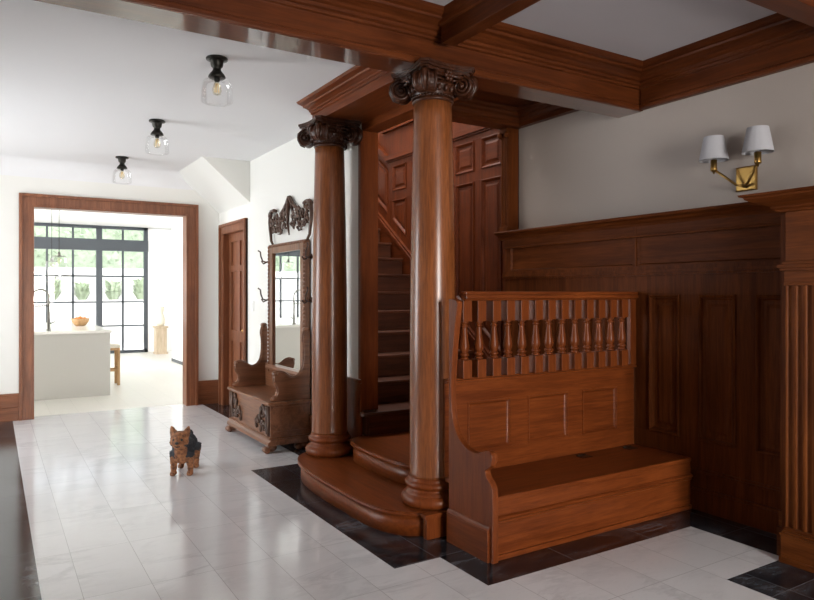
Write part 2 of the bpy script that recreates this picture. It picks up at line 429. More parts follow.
# casing at the end of the stair wall, and the low wooden dado on its hall face
m = M(); m.box(2.545, 2.695, 4.80, 4.83, .495, 2.765); m.box(2.535, 2.56, 4.805, 4.85, .75, 2.765)
struct('trim_wall_end', m, W['z'], bevel=.004)
m = M(); m.box(2.53, 2.55, 4.80, 5.55, .16, .715); m.box(2.52, 2.55, 4.81, 5.55, .715, .745)
struct('trim_stair_dado', m, W['z'], bevel=.003)

# kitchen opening casing
def casing_frame(x0, x1, top, wdt, y, t):
    m = M()
    def bars(off0, off1, th):
        m.prism([(x0-off1,0),(x0-off0,0),(x0-off0,top+off0),(x1+off0,top+off0),(x1+off0,0),(x1+off1,0),(x1+off1,top+off1),(x0-off1,top+off1)], 'y', y-th, y)
    bars(0, wdt, t); bars(wdt-.035, wdt, t+.02); bars(.0, .02, t+.008)
    return m
m = casing_frame(.41, 2.12, 2.44, .15, 8.82, .025)
m.box(.385, .412, 8.795, 8.99, 0, 2.44); m.box(2.118, 2.145, 8.795, 8.99, 0, 2.44); m.box(.385, 2.145, 8.795, 8.99, 2.438, 2.465)
struct('trim_kitchen_opening', m, WT['z'], bevel=.004)
def bboard(x0, x1): 
    m = M(); m.box(x0, x1, 8.80, 8.82, 0, .15); m.box(x0, x1, 8.792, 8.82, .15, .285); m.box(x0, x1, 8.785, 8.82, .285, .31)
    return m
struct('baseboard_back_left', bboard(-2.6, .26), WT['x'], bevel=.004)
struct('baseboard_back_right', bboard(2.27, 2.55), WT['x'], bevel=.004)
m = M(); m.box(2.53, 2.55, 5.55, 7.62, 0, .285); m.box(2.52, 2.55, 5.55, 7.62, .285, .31)
struct('baseboard_side', m, WT['y'], bevel=.004)

# side door in the hall wall
m = M()
def bars2(o0, o1, th):
    y0, y1 = DY0, DY1
    m.prism([(y0-o1,0),(y0-o0,0),(y0-o0,DTOP+o0),(y1+o0,DTOP+o0),(y1+o0,0),(y1+o1,0),(y1+o1,DTOP+o1),(y0-o1,DTOP+o1)], 'x', 2.55-th, 2.55)
bars2(0, .11, .025); bars2(.075, .11, .045)
m.box(2.53, 2.67, DY0-.005, DY0+.015, 0, DTOP); m.box(2.53, 2.67, DY1-.015, DY1+.005, 0, DTOP); m.box(2.53, 2.67, DY0, DY1, DTOP-.015, DTOP+.005)
d = struct('door_1', m, WT['z'], bevel=.003)
m = M(); m.box(2.625, 2.665, DY0+.015, DY1-.015, .01, DTOP-.015)
st = .10
for a, b, c, e in ((DY0+.015, DY0+.015+st, .01, DTOP-.015), (DY1-.015-st, DY1-.015, .01, DTOP-.015), (DY0+.1, DY1-.1, .01, .22), (DY0+.1, DY1-.1, .84, .98), (DY0+.1, DY1-.1, 1.72, 1.80), (DY0+.1, DY1-.1, 2.1, DTOP-.015), ((DY0+DY1)/2-.05, (DY0+DY1)/2+.05, .02, 2.19)):
    m.box(2.605 + (.0015 if e == 2.19 else .0007 if a > DY0+.09 else 0), 2.63, a, b, c, e)
leaf = struct('door_leaf', m, WT['z'], d, bevel=.003)
k = M().lathe([(.0,0),(.018,.0),(.018,.02),(.03,.035),(.03,.055),(.0,.065)], (2.605,0,0), 16, 'x'); 
k = M(); k.ell((2.56, DY0+.07, 1.0), (.028,.028,.028)); k.tube([(2.61, DY0+.07, 1.0),(2.57, DY0+.07, 1.0)], .012)
k.build('door_knob', BRASS, leaf)

# ------------------------------------------------------------------ wainscot on the right wall
WX = 4.02; WY0 = 2.08; WY1 = 4.775
m = M(); m.box(WX+.02, 4.19, WY0, WY1, 0, 1.95)
for z0, z1, x in ((0,.132,-.018),(.132,.150,-.012),(.249,.264,-.016),(.264,.280,-.008)): m.box(WX+x, WX+.03, WY0, WY1, z0, z1)
m.box(WX, WX+.03, WY0, WY1, .150, .463)
m.box(WX, WX+.03, WY0, WY1, 1.44, 1.582)
m.box(WX, WX+.03, WY0, WY1, 1.923, 1.94)
tall = [(2.137,2.388),(2.519,2.781),(2.927,3.182)] + [(3.328+.397*k, 3.328+.397*k+.254) for k in range(4)]
edge = [WY0] + [e for t in tall for e in t] + [WY1]
for i in range(0, len(edge), 2): m.box(WX+.001, WX+.03, edge[i], edge[i+1], .45, 1.45)
for y0, y1 in ((WY0,2.10),(3.282,3.312),(4.70,WY1)): m.box(WX+.001, WX+.03, y0, y1, 1.58, 1.93)
m.box(WX-.014, WX+.03, 3.285, 3.309, 1.645, 1.935)
m.box(WX-.02, WX+.03, WY0, WY1+.003, 1.577, 1.595); m.box(WX-.03, WX+.03, WY0, WY1+.003, 1.595, 1.618); m.box(WX-.012, WX+.03, WY0, WY1+.003, 1.618, 1.643)
wa = struct('wall_wainscot', m, WP['z'], bevel=.003)
STEP = [(0,.0),(0,.010),(.010,.015),(.020,.009),(.026,-.006),(.040,-.014),(.060,-.014),(.080,-.006)]
for a, b in tall:
    p = M().panel([(a,.463),(b,.463),(b,1.44),(a,1.44)], lambda u,v,d: (WX-d,u,v), STEP)
    p.build('panel', WP['z'], wa)
for a, b in ((2.10,3.282),(3.312,4.70)):
    p = M().panel([(a,1.643),(b,1.643),(b,1.923),(a,1.923)], lambda u,v,d: (WX-d,u,v), [(0,0),(0,.006),(.012,.006),(.022,-.010)])
    p.build('frieze_panel', WP['y'], wa)
capp = [(4.19,2.01),(WX-.075,2.01),(WX-.08,2.0),(WX-.075,1.988),(WX-.05,1.98),(WX-.035,1.965),(WX-.02,1.955),(WX-.012,1.935),(4.19,1.935)]
M().prism(capp, 'y', 2.185, 4.84).build('cap_rail', WP['y'], wa, bevel=.002)
m = M(); m.box(WX-.022, WX+.02, 2.1, WY1, 1.855, 1.872); m.box(WX-.012, WX+.02, 2.185, WY1, 1.872, 1.94); m.build('cap_moulding', WP['y'], wa, bevel=.004)

# ------------------------------------------------------------------ panelled wall beside the stairs
SX = 4.10; SL = .72
def sk(y): return .88 + SL*(y-5.09)
m = M(); m.box(SX+.02, 4.32, 4.80, 8.82, 0, 4.8)
for k in range(-1, 6):
    yl = 5.225 + .43*k
    m.box(SX+.002, SX+.03, yl, yl+.12, 0, 3.05)
m.box(SX, SX+.03, 4.80, 7.07, 2.565, 2.67); m.box(SX, SX+.03, 4.80, 7.07, 2.975, 3.05)
# below the raked panels
m.prism([(4.80, 0),(8.82, 0),(8.82, sk(8.82)+.12),(4.80, sk(4.80)+.12)], 'x', SX+.001, SX+.03)
m.prism([(7.06, 2.97),(8.82, 2.97+SL*1.76),(8.82, 3.06+SL*1.76),(7.06, 3.06)], 'x', SX+.001, SX+.03)
for yy in (7.80, 8.3): m.prism([(yy, 2.4),(yy+.12, 2.4),(yy+.12, 3.0+SL*(yy-7.06)),(yy, 3.0+SL*(yy-7.06))], 'x', SX+.003, SX+.03)
m.box(SX+.01, SX+.04, 4.8, 7.10, 3.12, 4.8)
sw = struct('wall_stair_panelled', m, WR['z'], bevel=.003)
mps = lambda u, v, d: (SX - d, u, v)
S2 = [(0,0),(0,.008),(.008,.012),(.018,.006),(.032,-.012),(.05,-.012),(.075,0.)]
for k in range(0, 5):
    b = 5.225+.43*k; a = b-.31
    M().panel([(a,2.67),(b,2.67),(b,2.975),(a,2.975)], mps, S2).build('square_panel', WR['y'], sw)
    M().panel([(a,sk(a)+.12),(b,sk(b)+.12),(b,2.565),(a,2.565)], mps, S2).build('tall_panel', WR['z'], sw)
for b in (7.375, 7.80):
    a = b-.31
    M().panel([(a,sk(a)+.12),(b,sk(b)+.12),(b,2.94+SL*(b-7.06)),(a,2.94+SL*(a-7.06))], mps, S2).build('raked_panel', WR['z'], sw)
# cap moulding, level then raked
def capm(y0, z0, y1, z1, t):
    return [(y0,z0),(y1,z1),(y1,z1+t),(y0,z0+t)]
m = M(); m.prism([(4.80,3.05),(7.06,3.05),(8.82,3.05+SL*1.76),(8.82,3.11+SL*1.76),(7.04,3.11),(4.80,3.11)], 'x', SX-.035, SX+.02)
m.prism([(4.80,3.03),(7.066,3.03),(8.82,3.03+SL*1.75),(8.82,3.06+SL*1.76),(7.06,3.06),(4.80,3.06)], 'x', SX-.018, SX+.02)
m.box(SX-.03, SX+.02, 4.9, 7.18, 3.41, 3.46)
m.build('cap_moulding', WR['y'], sw, bevel=.003)
m = M(); m.prism(capm(4.80, sk(4.80)-.075, 8.3, sk(8.3)-.075, .045), 'x', SX-.045, SX+.02); m.prism(capm(4.80, sk(4.80)-.03, 8.3, sk(8.3)-.03, .03), 'x', SX-.03, SX+.02)
m.prism(capm(4.80, sk(4.80)-.35, 8.3, sk(8.3)-.35, .3), 'x', SX-.025, SX+.02)
m.build('stair_skirting', WR['y'], sw, bevel=.003)
# pilaster strip between stair panelling and plaster
m = M(); m.box(4.075, 4.19, 4.79, 4.90, 2.012, 2.985); m.box(4.06, 4.19, 4.788, 4.915, 2.012, 2.065); m.box(4.055, 4.19, 4.788, 4.915, 2.935, 2.985)
for y in (4.803, 4.836, 4.869): m.box(4.067, 4.08, y, y+.018, 2.09, 2.9)
m.ell((4.06, 4.80, 2.925), (.025,.028,.03)); m.ell((4.06, 4.895, 2.925), (.025,.028,.03))
struct('trim_stair_pilaster', m, WP['z'], bevel=.003)

# ------------------------------------------------------------------ staircase
def arc(pts, n=6):  # Catmull-Rom through points
    out = []
    P = [pts[0]] + list(pts) + [pts[-1]]
    for i in range(1, len(P)-2):
        for k in range(n):
            t = k/n
            q = []
            for c in range(2):
                a, b, c_, d_ = P[i-1][c], P[i][c], P[i+1][c], P[i+2][c]
                q.append(.5*((2*b)+(-a+c_)*t+(2*a-5*b+4*c_-d_)*t*t+(-a+3*b-3*c_+d_)*t**3))
            out.append(tuple(q))
    out.append(pts[-1]); return out
stair = thing('staircase', 'red-brown oak staircase with two curved bottom steps rising behind the columns', 'stairs', (3.2, 4.4, 0))
def offset(poly, d):
    n = len(poly); out = []
    for i in range(n):
        p0, p, p1 = Vector(poly[i-1]), Vector(poly[i]), Vector(poly[(i+1)%n])
        e1 = (p-p0).normalized() if (p-p0).length > 1e-6 else (p1-p).normalized()
        e2 = (p1-p).normalized() if (p1-p).length > 1e-6 else e1
        n1 = Vector((-e1.y,e1.x)); n2 = Vector((-e2.y,e2.x))
        k = n1+n2; l = 1+n1.dot(n2)
        out.append(tuple(p + k*(d/max(l,.4))))
    return out
front1 = arc([(2.17,3.325),(2.07,3.40),(1.995,3.53),(1.96,3.72),(1.955,4.0),(1.955,4.35),(1.97,4.62),(2.01,4.84),(2.09,5.02),(2.22,5.13),(2.40,5.17),(2.53,5.17)], 8)
def step(front, zr0, zr1, zt, tail, nm):
    poly = front + tail
    ar = sum(poly[i][0]*poly[(i+1)%len(poly)][1]-poly[(i+1)%len(poly)][0]*poly[i][1] for i in range(len(poly)))
    ins = offset(poly, .025 if ar > 0 else -.025)
    ins2 = offset(poly, .006 if ar > 0 else -.006)
    r = M().prism(ins, 'z', zr0, zr1, True); r.build('curved_riser', W['x'], stair)
    t = M(); t.prism(ins2, 'z', zr1, zr1+.006, True); t.prism(poly, 'z', zr1+.006, zt-.006, True); t.prism(ins2, 'z', zt-.006, zt, True)
    t.build(nm, W['y'], stair)
step(front1, 0, .118, .15, [(2.53,4.80),(3.93,4.80),(3.93,3.32),(2.46,3.32),(2.46,3.31),(2.18,3.31)], 'curved_tread')
front2 = arc([(2.60,3.70),(2.47,3.72),(2.38,3.80),(2.335,3.93),(2.325,4.2),(2.33,4.48),(2.36,4.64),(2.42,4.74),(2.52,4.785)], 8)
step(front2, .15, .27, .30, [(2.53,4.79),(3.93,4.79),(3.93,3.70)], 'curved_tread')
# pedestal block at the front end of the bottom step
m = M(); m.box(2.165, 2.44, 3.275, 3.312, 0, .125); m.box(2.148, 2.45, 3.262, 3.31, .125, .138); m.box(2.14, 2.455, 3.258, 3.31, .138, .152)
m.build('end_block', W['z'], stair, bevel=.003)
z, y = .30, 4.84
RISE, RUN = .1945, .265
for i in range(13):
    zt = .492 + RISE*i; yf = 4.80 + RUN*i
    x0 = 2.54 if i == 0 else 2.685
    xr = 4.055 if i else 3.98
    yb = yf + RUN
    t = M()
    if i == 0:
        pl = [(2.60,4.80),(2.60,4.72),(2.62,4.70),(4.06,4.70),(4.06,4.86+RUN),(2.70,4.86+RUN),(2.70,4.80)]
        pl = arc([(2.53,4.80),(2.505,4.755),(2.53,4.715),(2.60,4.70)],5) + [(xr,4.70),(xr,5.09),(2.70,5.09),(2.70,4.795)]
        t.prism(pl, 'z', zt-.032, zt)
        M().box(2.58, xr, 4.74, 4.765, .30, zt-.032).build('riser', WST['x'], stair)
        t.build('tread', WST['x'], stair, bevel=.006)
        M().box(2.56, 2.70, 4.75, 4.825, .30, zt-.032).build('riser_return', WST['z'], stair)
        continue
    t.box(2.695, xr, yf-.03, yb+.0, zt-.032, zt); t.build('tread', WST['x'], stair, bevel=.008)
    M().box(2.695, xr, yf, yf+.02, zt-RISE, zt-.032).build('riser', WST['x'], stair)
M().box(2.70, 4.055, 4.80+RUN*13, 8.80, .492+RISE*12-.1, .492+RISE*12).build('landing', WST['x'], stair)

# ------------------------------------------------------------------ columns
def volute(m, c, dirv, R0, turns=2.3, t0=.014, hand=1, depth=None):
    """spiral roll in the vertical plane of dirv, both faces"""
    d = Vector(dirv).normalized(); up = Vector((0,0,1)); nrm = d.cross(up)
    for side in (1, -1):
        pts = []; rad = []
        N = 46
        for i in range(N+1):
            f = i/N; a = PI/2 - hand*f*turns*2*PI
            r = R0*(1-.80*f)
            pts.append(Vector(c) + d*(r*math.cos(a)) + up*(r*math.sin(a)) + nrm*(side*(.020+.010*f)))
            rad.append(t0*(1-.55*f))
        m.tube(pts, rad, 7)
        m.ell(Vector(c)+nrm*side*.030, (.015,.015,.015), nu=10, nv=6)
    # body disc
    pr = []
    for a in range(24):
        an = 2*PI*a/24; pr.append(Vector(c)+d*(R0*.97*math.cos(an))+up*(R0*.97*math.sin(an)))
    vs = [p+nrm*.02 for p in pr]+[p-nrm*.02 for p in pr]
    m.add(vs, [tuple(range(24)), tuple(range(24,48))[::-1]] + [(i,(i+1)%24,24+(i+1)%24,24+i) for i in range(24)])
def column(label):
    cx, cy, zb = 2.335, 3.465, .15
    t = thing('wooden_column', label, 'column', (cx, cy, zb), None)
    b = M().lathe([(.0,.152),(.172,.152),(.188,.160),(.196,.178),(.196,.196),(.188,.214),(.172,.222),(.168,.226),(.168,.232),(.156,.240),(.150,.250),(.152,.262),(.166,.266),(.172,.276),(.172,.288),(.164,.298),(.154,.302),(.154,.312),(.148,.325),(.0,.325)], (cx,cy,0), 48)
    b.build('base', W['z'], t)
    pr = [(.1465,.325)]
    for k in range(25):
        z = .34 + (2.625-.34)*k/24; f = k/24
        r = .1435 if f < .3 else .1435 - .0255*((f-.3)/.7)**1.5
        pr.append((r, z))
    M().lathe(pr, (cx,cy,0), 48).build('shaft', WC, t)
    cap = M()
    cap.lathe([(.117,2.622),(.126,2.626),(.130,2.634),(.126,2.642),(.119,2.646),(.121,2.66),(.135,2.685),(.150,2.71),(.150,2.725),(.135,2.74),(.135,2.79),(.10,2.79)], (cx,cy,0), 40)
    # egg and dart ring
    for i in range(20):
        a = 2*PI*i/20; cap.ell((cx+.143*math.cos(a), cy+.143*math.sin(a), 2.695), (.016,.016,.024), nu=8, nv=6)
    for i in range(44):
        a = 2*PI*i/44; cap.ell((cx+.128*math.cos(a), cy+.128*math.sin(a), 2.655), (.008,.008,.008), nu=6, nv=4)
    co = cap.build('capital', WCARVE, t)
    # abacus: four concave sides, clipped corners
    def ab(half, sag):
        out = []
        for q in range(4):
            a = PI/4 + q*PI/2
            dgn = Vector((math.cos(a), math.sin(a))); per = Vector((-dgn.y, dgn.x))
            p0 = dgn*half - per*.025; p1 = dgn*half + per*.025
            out += [p0, p1]
            a2 = a + PI/2; d2 = Vector((math.cos(a2), math.sin(a2))); pp2 = Vector((-d2.y, d2.x)); q0 = d2*half - pp2*.025
            mid = Vector((math.cos(a+PI/4), math.sin(a+PI/4)))
            for k in range(1, 10):
                f = k/10; p = p1.lerp(q0, f) - mid*(sag*4*f*(1-f)); out.append(p)
        return [(cx+p.x, cy+p.y) for p in out]
    m = M(); m.prism(ab(.235,.028), 'z', 2.775, 2.786); m.prism(ab(.228,.028), 'z', 2.786, 2.797); m.prism(ab(.252,.028), 'z', 2.797, 2.812); m.prism(ab(.262,.028), 'z', 2.812, 2.829)
    m.build('abacus', WCARVE, co)
    for q in range(4):
        a = PI/4 + q*PI/2
        dg = Vector((math.cos(a), math.sin(a), 0)); pe = Vector((-dg.y, dg.x, 0))
        v = M()
        for sgn in (1, -1):
            dv = (dg*math.cos(.33) + pe*math.sin(.33)*sgn)
            c0 = Vector((cx,cy,2.708)) + dg*.198 + pe*sgn*.028
            volute(v, c0, dv, .062, hand=1, t0=.012)
        # leaf down the arris
        v.tube([Vector((cx,cy,2.775))+dg*.235, Vector((cx,cy,2.75))+dg*.262, Vector((cx,cy,2.71))+dg*.266, Vector((cx,cy,2.665))+dg*.245, Vector((cx,cy,2.645))+dg*.215], [.018,.02,.017,.013,.006], 8)
        v.build('volute', WCARVE, co)
        # connecting band and central flower on each side
        am = a + PI/4; mid = Vector((math.cos(am), math.sin(am), 0)); tn = Vector((-mid.y, mid.x, 0))
        f = M(); cc = Vector((cx,cy,2.752)) + mid*.165
        for s2 in (1, -1):
            f.tube([cc+tn*s2*.02+Vector((0,0,.012)), cc+tn*s2*.07+Vector((0,0,.008)), cc+tn*s2*.11+mid*.012+Vector((0,0,.012))], [.012,.011,.010], 7)
            f.tube([cc+tn*s2*.03+Vector((0,0,-.02)), cc+tn*s2*.06+Vector((0,0,-.014)), cc+tn*s2*.09+Vector((0,0,-.02))], [.008,.007,.005], 7)
        for k in range(6):
            an = k*PI/3; f.ell(cc+mid*.01+tn*.022*math.cos(an)+Vector((0,0,.022*math.sin(an)+.006)), (.015,.015,.015), nu=8, nv=6)
        f.ell(cc+mid*.018+Vector((0,0,.006)), (.013,.013,.013), nu=8, nv=6)
        f.build('rosette', WCARVE, co)
    return t
c1 = column('nearer polished oak column with carved scroll capital, beside the settle end')
c2 = copy_tree(c1); c2.location = (2.335, 4.965, .15)
c2['label'] = 'farther polished oak column with carved scroll capital, beside the mirrored hall seat'
for c in (c1, c2): c['group'] = 'columns at the foot of the stairs'

# ------------------------------------------------------------------ built-in settle
bench = thing('wooden_settle', 'long oak settle with turned-baluster back rail standing between column and right wall', 'bench', (3.1, 3.0, 0))
endp = arc([(3.165,1.414),(3.138,1.408),(3.124,1.39),(3.128,1.35),(3.15,1.22),(3.172,1.05),(3.183,.90),(3.180,.80),(3.162,.71),(3.125,.64),(3.07,.59),(3.0,.566),(2.93,.567),(2.875,.588),(2.84,.597),(2.815,.588),(2.806,.562),(2.812,.535),(2.826,.512),(2.858,.492),(2.866,.478),(2.852,.450),(2.822,.425),(2.803,.390),(2.80,.34)], 4)
poly = endp + [(2.80,0),(3.205,0),(3.205,1.414)]
m = M().prism(poly, 'x', 2.272, 2.312)
ep = m.build('end_panel', W['z'], bench, bevel=.003)
m = M(); m.box(2.256, 2.272, 2.825, 3.205, 0, .165); m.prism([(2.272,.165),(2.256,.165),(2.254,.172),(2.262,.180),(2.266,.19),(2.272,.195)], 'y', 2.825, 3.205); m.build('base_moulding', W['y'], ep, bevel=.002)
XE = 4.0; YB = 3.30
m = M(); m.box(2.312, XE, 2.822, YB, .318, .345); m.build('seat_lid', W['x'], bench, bevel=.005)
for x in (2.42, 3.36, 3.82):
    h = M(); h.box(x, x+.09, 3.19, 3.25, .345, .3475); h.tube([(x+.005,3.25,.349),(x+.085,3.25,.349)], .004, 8); h.build('hinge', BRONZE, bench)
m = M(); m.box(2.312, XE, 2.832, 2.86, .028, .318); m.build('front_board', W['x'], bench)
fm = [(2.832,.238),(2.818,.232),(2.810,.222),(2.815,.214),(2.822,.210),(2.822,.200),(2.827,.194),(2.832,.192)]
M().prism(fm, 'x', 2.312, XE).build('front_moulding', W['x'], bench)
M().box(2.312, XE, 2.82, 2.838, 0, .028).build('base_strip', W['x'], bench, bevel=.002)
zz = (.471,.780); zr = .908
px = [(2.48,2.827),(2.971,3.332),(3.469,3.82)]
m = M(); m.box(2.46, XE, YB+.014, YB+.020, .16, zr)
e_ = [2.312]+[q for p in px for q in p]+[XE]
for i in range(0, len(e_), 2): m.box(e_[i], e_[i+1], YB+.0005, YB+.016, zz[0], zz[1])
m.box(2.312, XE, YB, YB+.016, .345, zz[0]); m.box(2.312, XE, YB, YB+.016, zz[1], zr)
bp = m.build('back_board', W['x'], bench)
for a, b in px:
    M().panel([(a,zz[0]),(b,zz[0]),(b,zz[1]),(a,zz[1])], lambda u,v,d: (u, YB-d, v), [(0,0),(0,.004),(.008,.005),(.018,-.006),(.026,-.010)]).build('panel', W['x'], bp)
m = M(); m.box(2.312, XE, YB-.026, YB+.015, zr, zr+.014); m.box(2.312, XE, YB-.018, YB+.014, zr+.014, zr+.024); m.build('bottom_rail', W['x'], bench, bevel=.003)
m = M(); m.box(2.44, XE, YB-.045, YB+.016, 1.413, 1.438); m.box(2.44, XE, YB-.040, YB+.016, 1.438, 1.460); m.box(2.44, XE, YB-.03, YB+.014, 1.403, 1.413); m.build('top_rail', W['x'], bench, bevel=.005)
M().box(3.94, XE, YB-.02, YB+.012, zr+.024, 1.403).build('end_stile', W['z'], bench)
def baluster(cx):
    m = M(); cy = YB-.015; h = .033; z0 = zr+.024
    m.box(cx-h, cx+h, cy-.034, cy+.034, z0, 1.043)
    m.box(cx-h, cx+h, cy-.034, cy+.034, 1.276, 1.403)
    pr = [(.020,1.043),(.028,1.047),(.028,1.054),(.019,1.059),(.019,1.063),(.028,1.070),(.0285,1.078),(.019,1.086),(.020,1.09),(.027,1.103),(.030,1.118),(.0295,1.132),(.026,1.155),(.021,1.185),(.0175,1.215),(.0155,1.238),(.0155,1.242),(.022,1.247),(.022,1.253),(.0155,1.257),(.016,1.262),(.024,1.268),(.024,1.276)]
    m.lathe(pr, (cx,cy,0), 20)
    return m
bxs = [x*(YB-.015)/3.2+.006 for x in (2.377,2.484,2.60,2.710,2.824,2.942,3.054,3.170,3.287,3.402,3.515,3.63,3.745)]
b0 = baluster(bxs[0]).build('baluster', W['z'], bench, bevel=.002)
for x in bxs[1:]:
    b = b0.copy(); C.objects.link(b); b.parent = bench; b.location = (x-bxs[0], 0, 0)

# ------------------------------------------------------------------ fluted pilaster at the right
pil = thing('fluted_pilaster', 'tall fluted oak pilaster with deep cornice at the right edge', 'pilaster', (3.80, 1.8, 0))
PX = 3.64; Y0, Y1 = 1.55, 2.0
m = M(); m.box(PX+.02, 4.19, 1.45, 2.03, 0, 1.885); m.box(PX+.06, 4.19, 2.03, 2.06, 0, 1.885)
m.build('backing', WP['z'], pil, bevel=.003)
fl = []
n = 9; wdt = (Y1-Y0)/n
sh = [(PX+.03, Y0),(PX, Y0)]
for i in range(n):
    a = Y0 + i*wdt; r = wdt*.36
    c = a + wdt/2
    for k in range(9):
        an = PI*k/8; sh.append((PX + r*.85*math.sin(an), c - r*math.cos(an)))
sh += [(PX, Y1),(PX+.03, Y1)]
M().prism(sh, 'z', .19, 1.49).build('fluted_shaft', WPL['z'], pil)
m = M(); m.box(PX-.02, PX+.03, Y0, Y1+.015, 0, .145); m.box(PX-.03, PX+.03, Y0, Y1+.02, 0, .03); m.box(PX-.026, PX+.03, Y0, Y1+.02, .145, .157); m.box(PX-.014, PX+.03, Y0, Y1+.01, .157, .17); m.box(PX-.008, PX+.03, Y0, Y1+.005, .17, .19)
m.box(PX+.05, PX+.15, 2.0, 2.075, 0, .16); m.box(PX+.055, PX+.15, 2.0, 2.068, .16, .25)
m.build('base', WPL['y'], pil, bevel=.003)
m = M(); m.box(PX-.006, PX+.03, Y0, Y1+.006, 1.49, 1.505); m.box(PX-.004, PX+.03, Y0, Y1+.004, 1.505, 1.57); m.box(PX-.02, PX+.05, Y0, Y1+.02, 1.57, 1.585); m.box(PX-.03, PX+.06, Y0, Y1+.03, 1.585, 1.605); m.box(PX-.012, PX+.03, Y0, Y1+.012, 1.605, 1.62)
m.build('neck_moulding', WPL['y'], pil, bevel=.002)
M().box(PX, PX+.03, Y0, Y1, 1.62, 1.895).build('frieze_block', WPL['y'], pil, bevel=.003)
def cornice(m, o, z0, z1, y1): m.box(PX-o, 4.2, 1.45, y1, z0, z1)
m = M()
pc = [(0,1.885),(.012,1.89),(.016,1.905),(.03,1.915),(.034,1.93),(.06,1.945),(.10,1.965),(.125,1.985),(.13,2.0),(.145,2.005),(.15,2.02)]
pc = [(o, 1.885+(z-1.885)*.75) for o, z in pc]
for i in range(len(pc)-1):
    (o0, z0), (o1, z1) = pc[i], pc[i+1]
    a = [(PX-o0,1.45,z0),(PX-o1,1.45,z1),(PX-o1,2.03+o1,z1),(PX-o0,2.03+o0,z0),(4.0,2.03+o0,z0),(4.0,2.03+o1,z1)]
    m.add(a, [(0,1,2,3),(3,2,5,4)])
m.add([(PX-.15,1.45,1.98625),(4.03,1.45,1.98625),(4.03,2.18,1.98625),(PX-.15,2.18,1.98625)], [(0,1,2,3)])
m.add([(PX,1.45,1.885),(4.0,1.45,1.885),(4.0,2.03,1.885),(PX,2.03,1.885)], [(0,3,2,1)])
m.add([(4.0,2.03,1.885),(4.0,2.18,1.98625),(4.0,1.45,1.98625),(4.0,1.45,1.885)], [(0,1,2,3)])
m.build('cornice', WP['y'], pil)

# ------------------------------------------------------------------ wall sconce
sc = thing('wall_sconce', 'two-armed brass wall sconce with white tapered shades on the right wall', 'lamp', (4.2, 2.55, 2.2))
m = M(); m.panel([(2.485,2.117),(2.625,2.117),(2.625,2.277),(2.485,2.277)], lambda u,v,d: (4.2-d,u,v), [(0,0),(0,.012),(.008,.018)]); m.build('backplate', BRASS, sc)
for s, yy in ((1, 2.70), (-1, 2.40)):
    hub = (4.165, 2.555, 2.147)
    m = M(); m.tube([(4.185,2.555,2.147), hub], .012, 10); m.tube([hub, (4.14, 2.555+(yy-2.555)*.25, 2.157), (4.06, yy, 2.267)], .0085, 8)
    m.ell((4.06, yy, 2.269), (.014,.014,.014)); arm = m.build('arm', BRASS, sc)
    m = M(); m.lathe([(.0,2.237),(.006,2.239),(.008,2.252),(.02,2.257),(.022,2.272),(.02,2.282),(.021,2.327),(.016,2.332),(.0,2.332)], (4.06,yy,0), 20); m.build('candle_holder', BRASS, sc)
    m = M()
    m.lathe([(.092,2.327),(.062,2.482)], (4.06,yy,0), 40, cap=False); m.lathe([(.089,2.327),(.059,2.482)], (4.06,yy,0), 40, cap=False)
    m.lathe([(.089,2.327),(.092,2.327)], (4.06,yy,0), 40, cap=False); m.lathe([(.059,2.482),(.062,2.482)], (4.06,yy,0), 40, cap=False)
    for q in range(3):
        a = q*2*PI/3; m.tube([(4.06+.018*math.cos(a),yy+.018*math.sin(a),2.33),(4.06+.088*math.cos(a),yy+.088*math.sin(a),2.334)], .002, 5)
    m.build('lamp_shade', SHADE, sc, fixn=False)

# ------------------------------------------------------------------ hall ceiling lights
def ceiling_light():
    x, y = 1.245, 4.36
    t = thing('ceiling_light', '', 'lamp', (x, y, HZ))
    M().lathe([(.0,HZ),(.066,HZ),(.070,HZ-.006),(.068,HZ-.014),(.050,HZ-.018),(.042,HZ-.022),(.040,HZ-.045),(.036,HZ-.058),(.027,HZ-.066),(.026,HZ-.080),(.034,HZ-.092),(.045,HZ-.104),(.052,HZ-.116),(.056,HZ-.128),(.050,HZ-.132),(.0,HZ-.132)], (x,y,0), 36).build('fitting', BRONZE, t)
    M().lathe([(.042,HZ-.128),(.060,HZ-.135),(.082,HZ-.150),(.092,HZ-.172),(.098,HZ-.225),(.101,HZ-.275),(.098,HZ-.288),(.085,HZ-.294),(.0,HZ-.296)], (x,y,0), 40).build('glass_shade', JAR, t)
    M().lathe([(.0,HZ-.130),(.018,HZ-.132),(.018,HZ-.150),(.012,HZ-.155),(.0,HZ-.155)], (x,y,0), 16).build('socket', BRONZE, t)
    b = M().lathe([(.012,HZ-.153),(.020,HZ-.172),(.029,HZ-.20),(.030,HZ-.215),(.022,HZ-.237),(.0,HZ-.245)], (x,y,0), 20).build('bulb', AMBER, t)
    f = M()
    for k in range(5):
        a = k*2*PI/5; f.tube([(x+.008*math.cos(a),y+.008*math.sin(a),HZ-.165),(x+.015*math.cos(a+.5),y+.015*math.sin(a+.5),HZ-.225)], .0022, 5)
    f.build('filament', FILAMENT, b)
    return t
L0 = ceiling_light(); L0['label'] = 'nearest glass ceiling light, closest to the big beam'
for yy, lb in ((6.22,'middle one of the three glass ceiling lights'), (8.10,'farthest glass ceiling light, just before the kitchen opening')):
    l = copy_tree(L0); l.location = (1.245, yy, HZ); l['label'] = lb
for o in [o for o in C.objects if o.name.startswith('ceiling_light')]: o['group'] = 'glass ceiling lights along the hall'

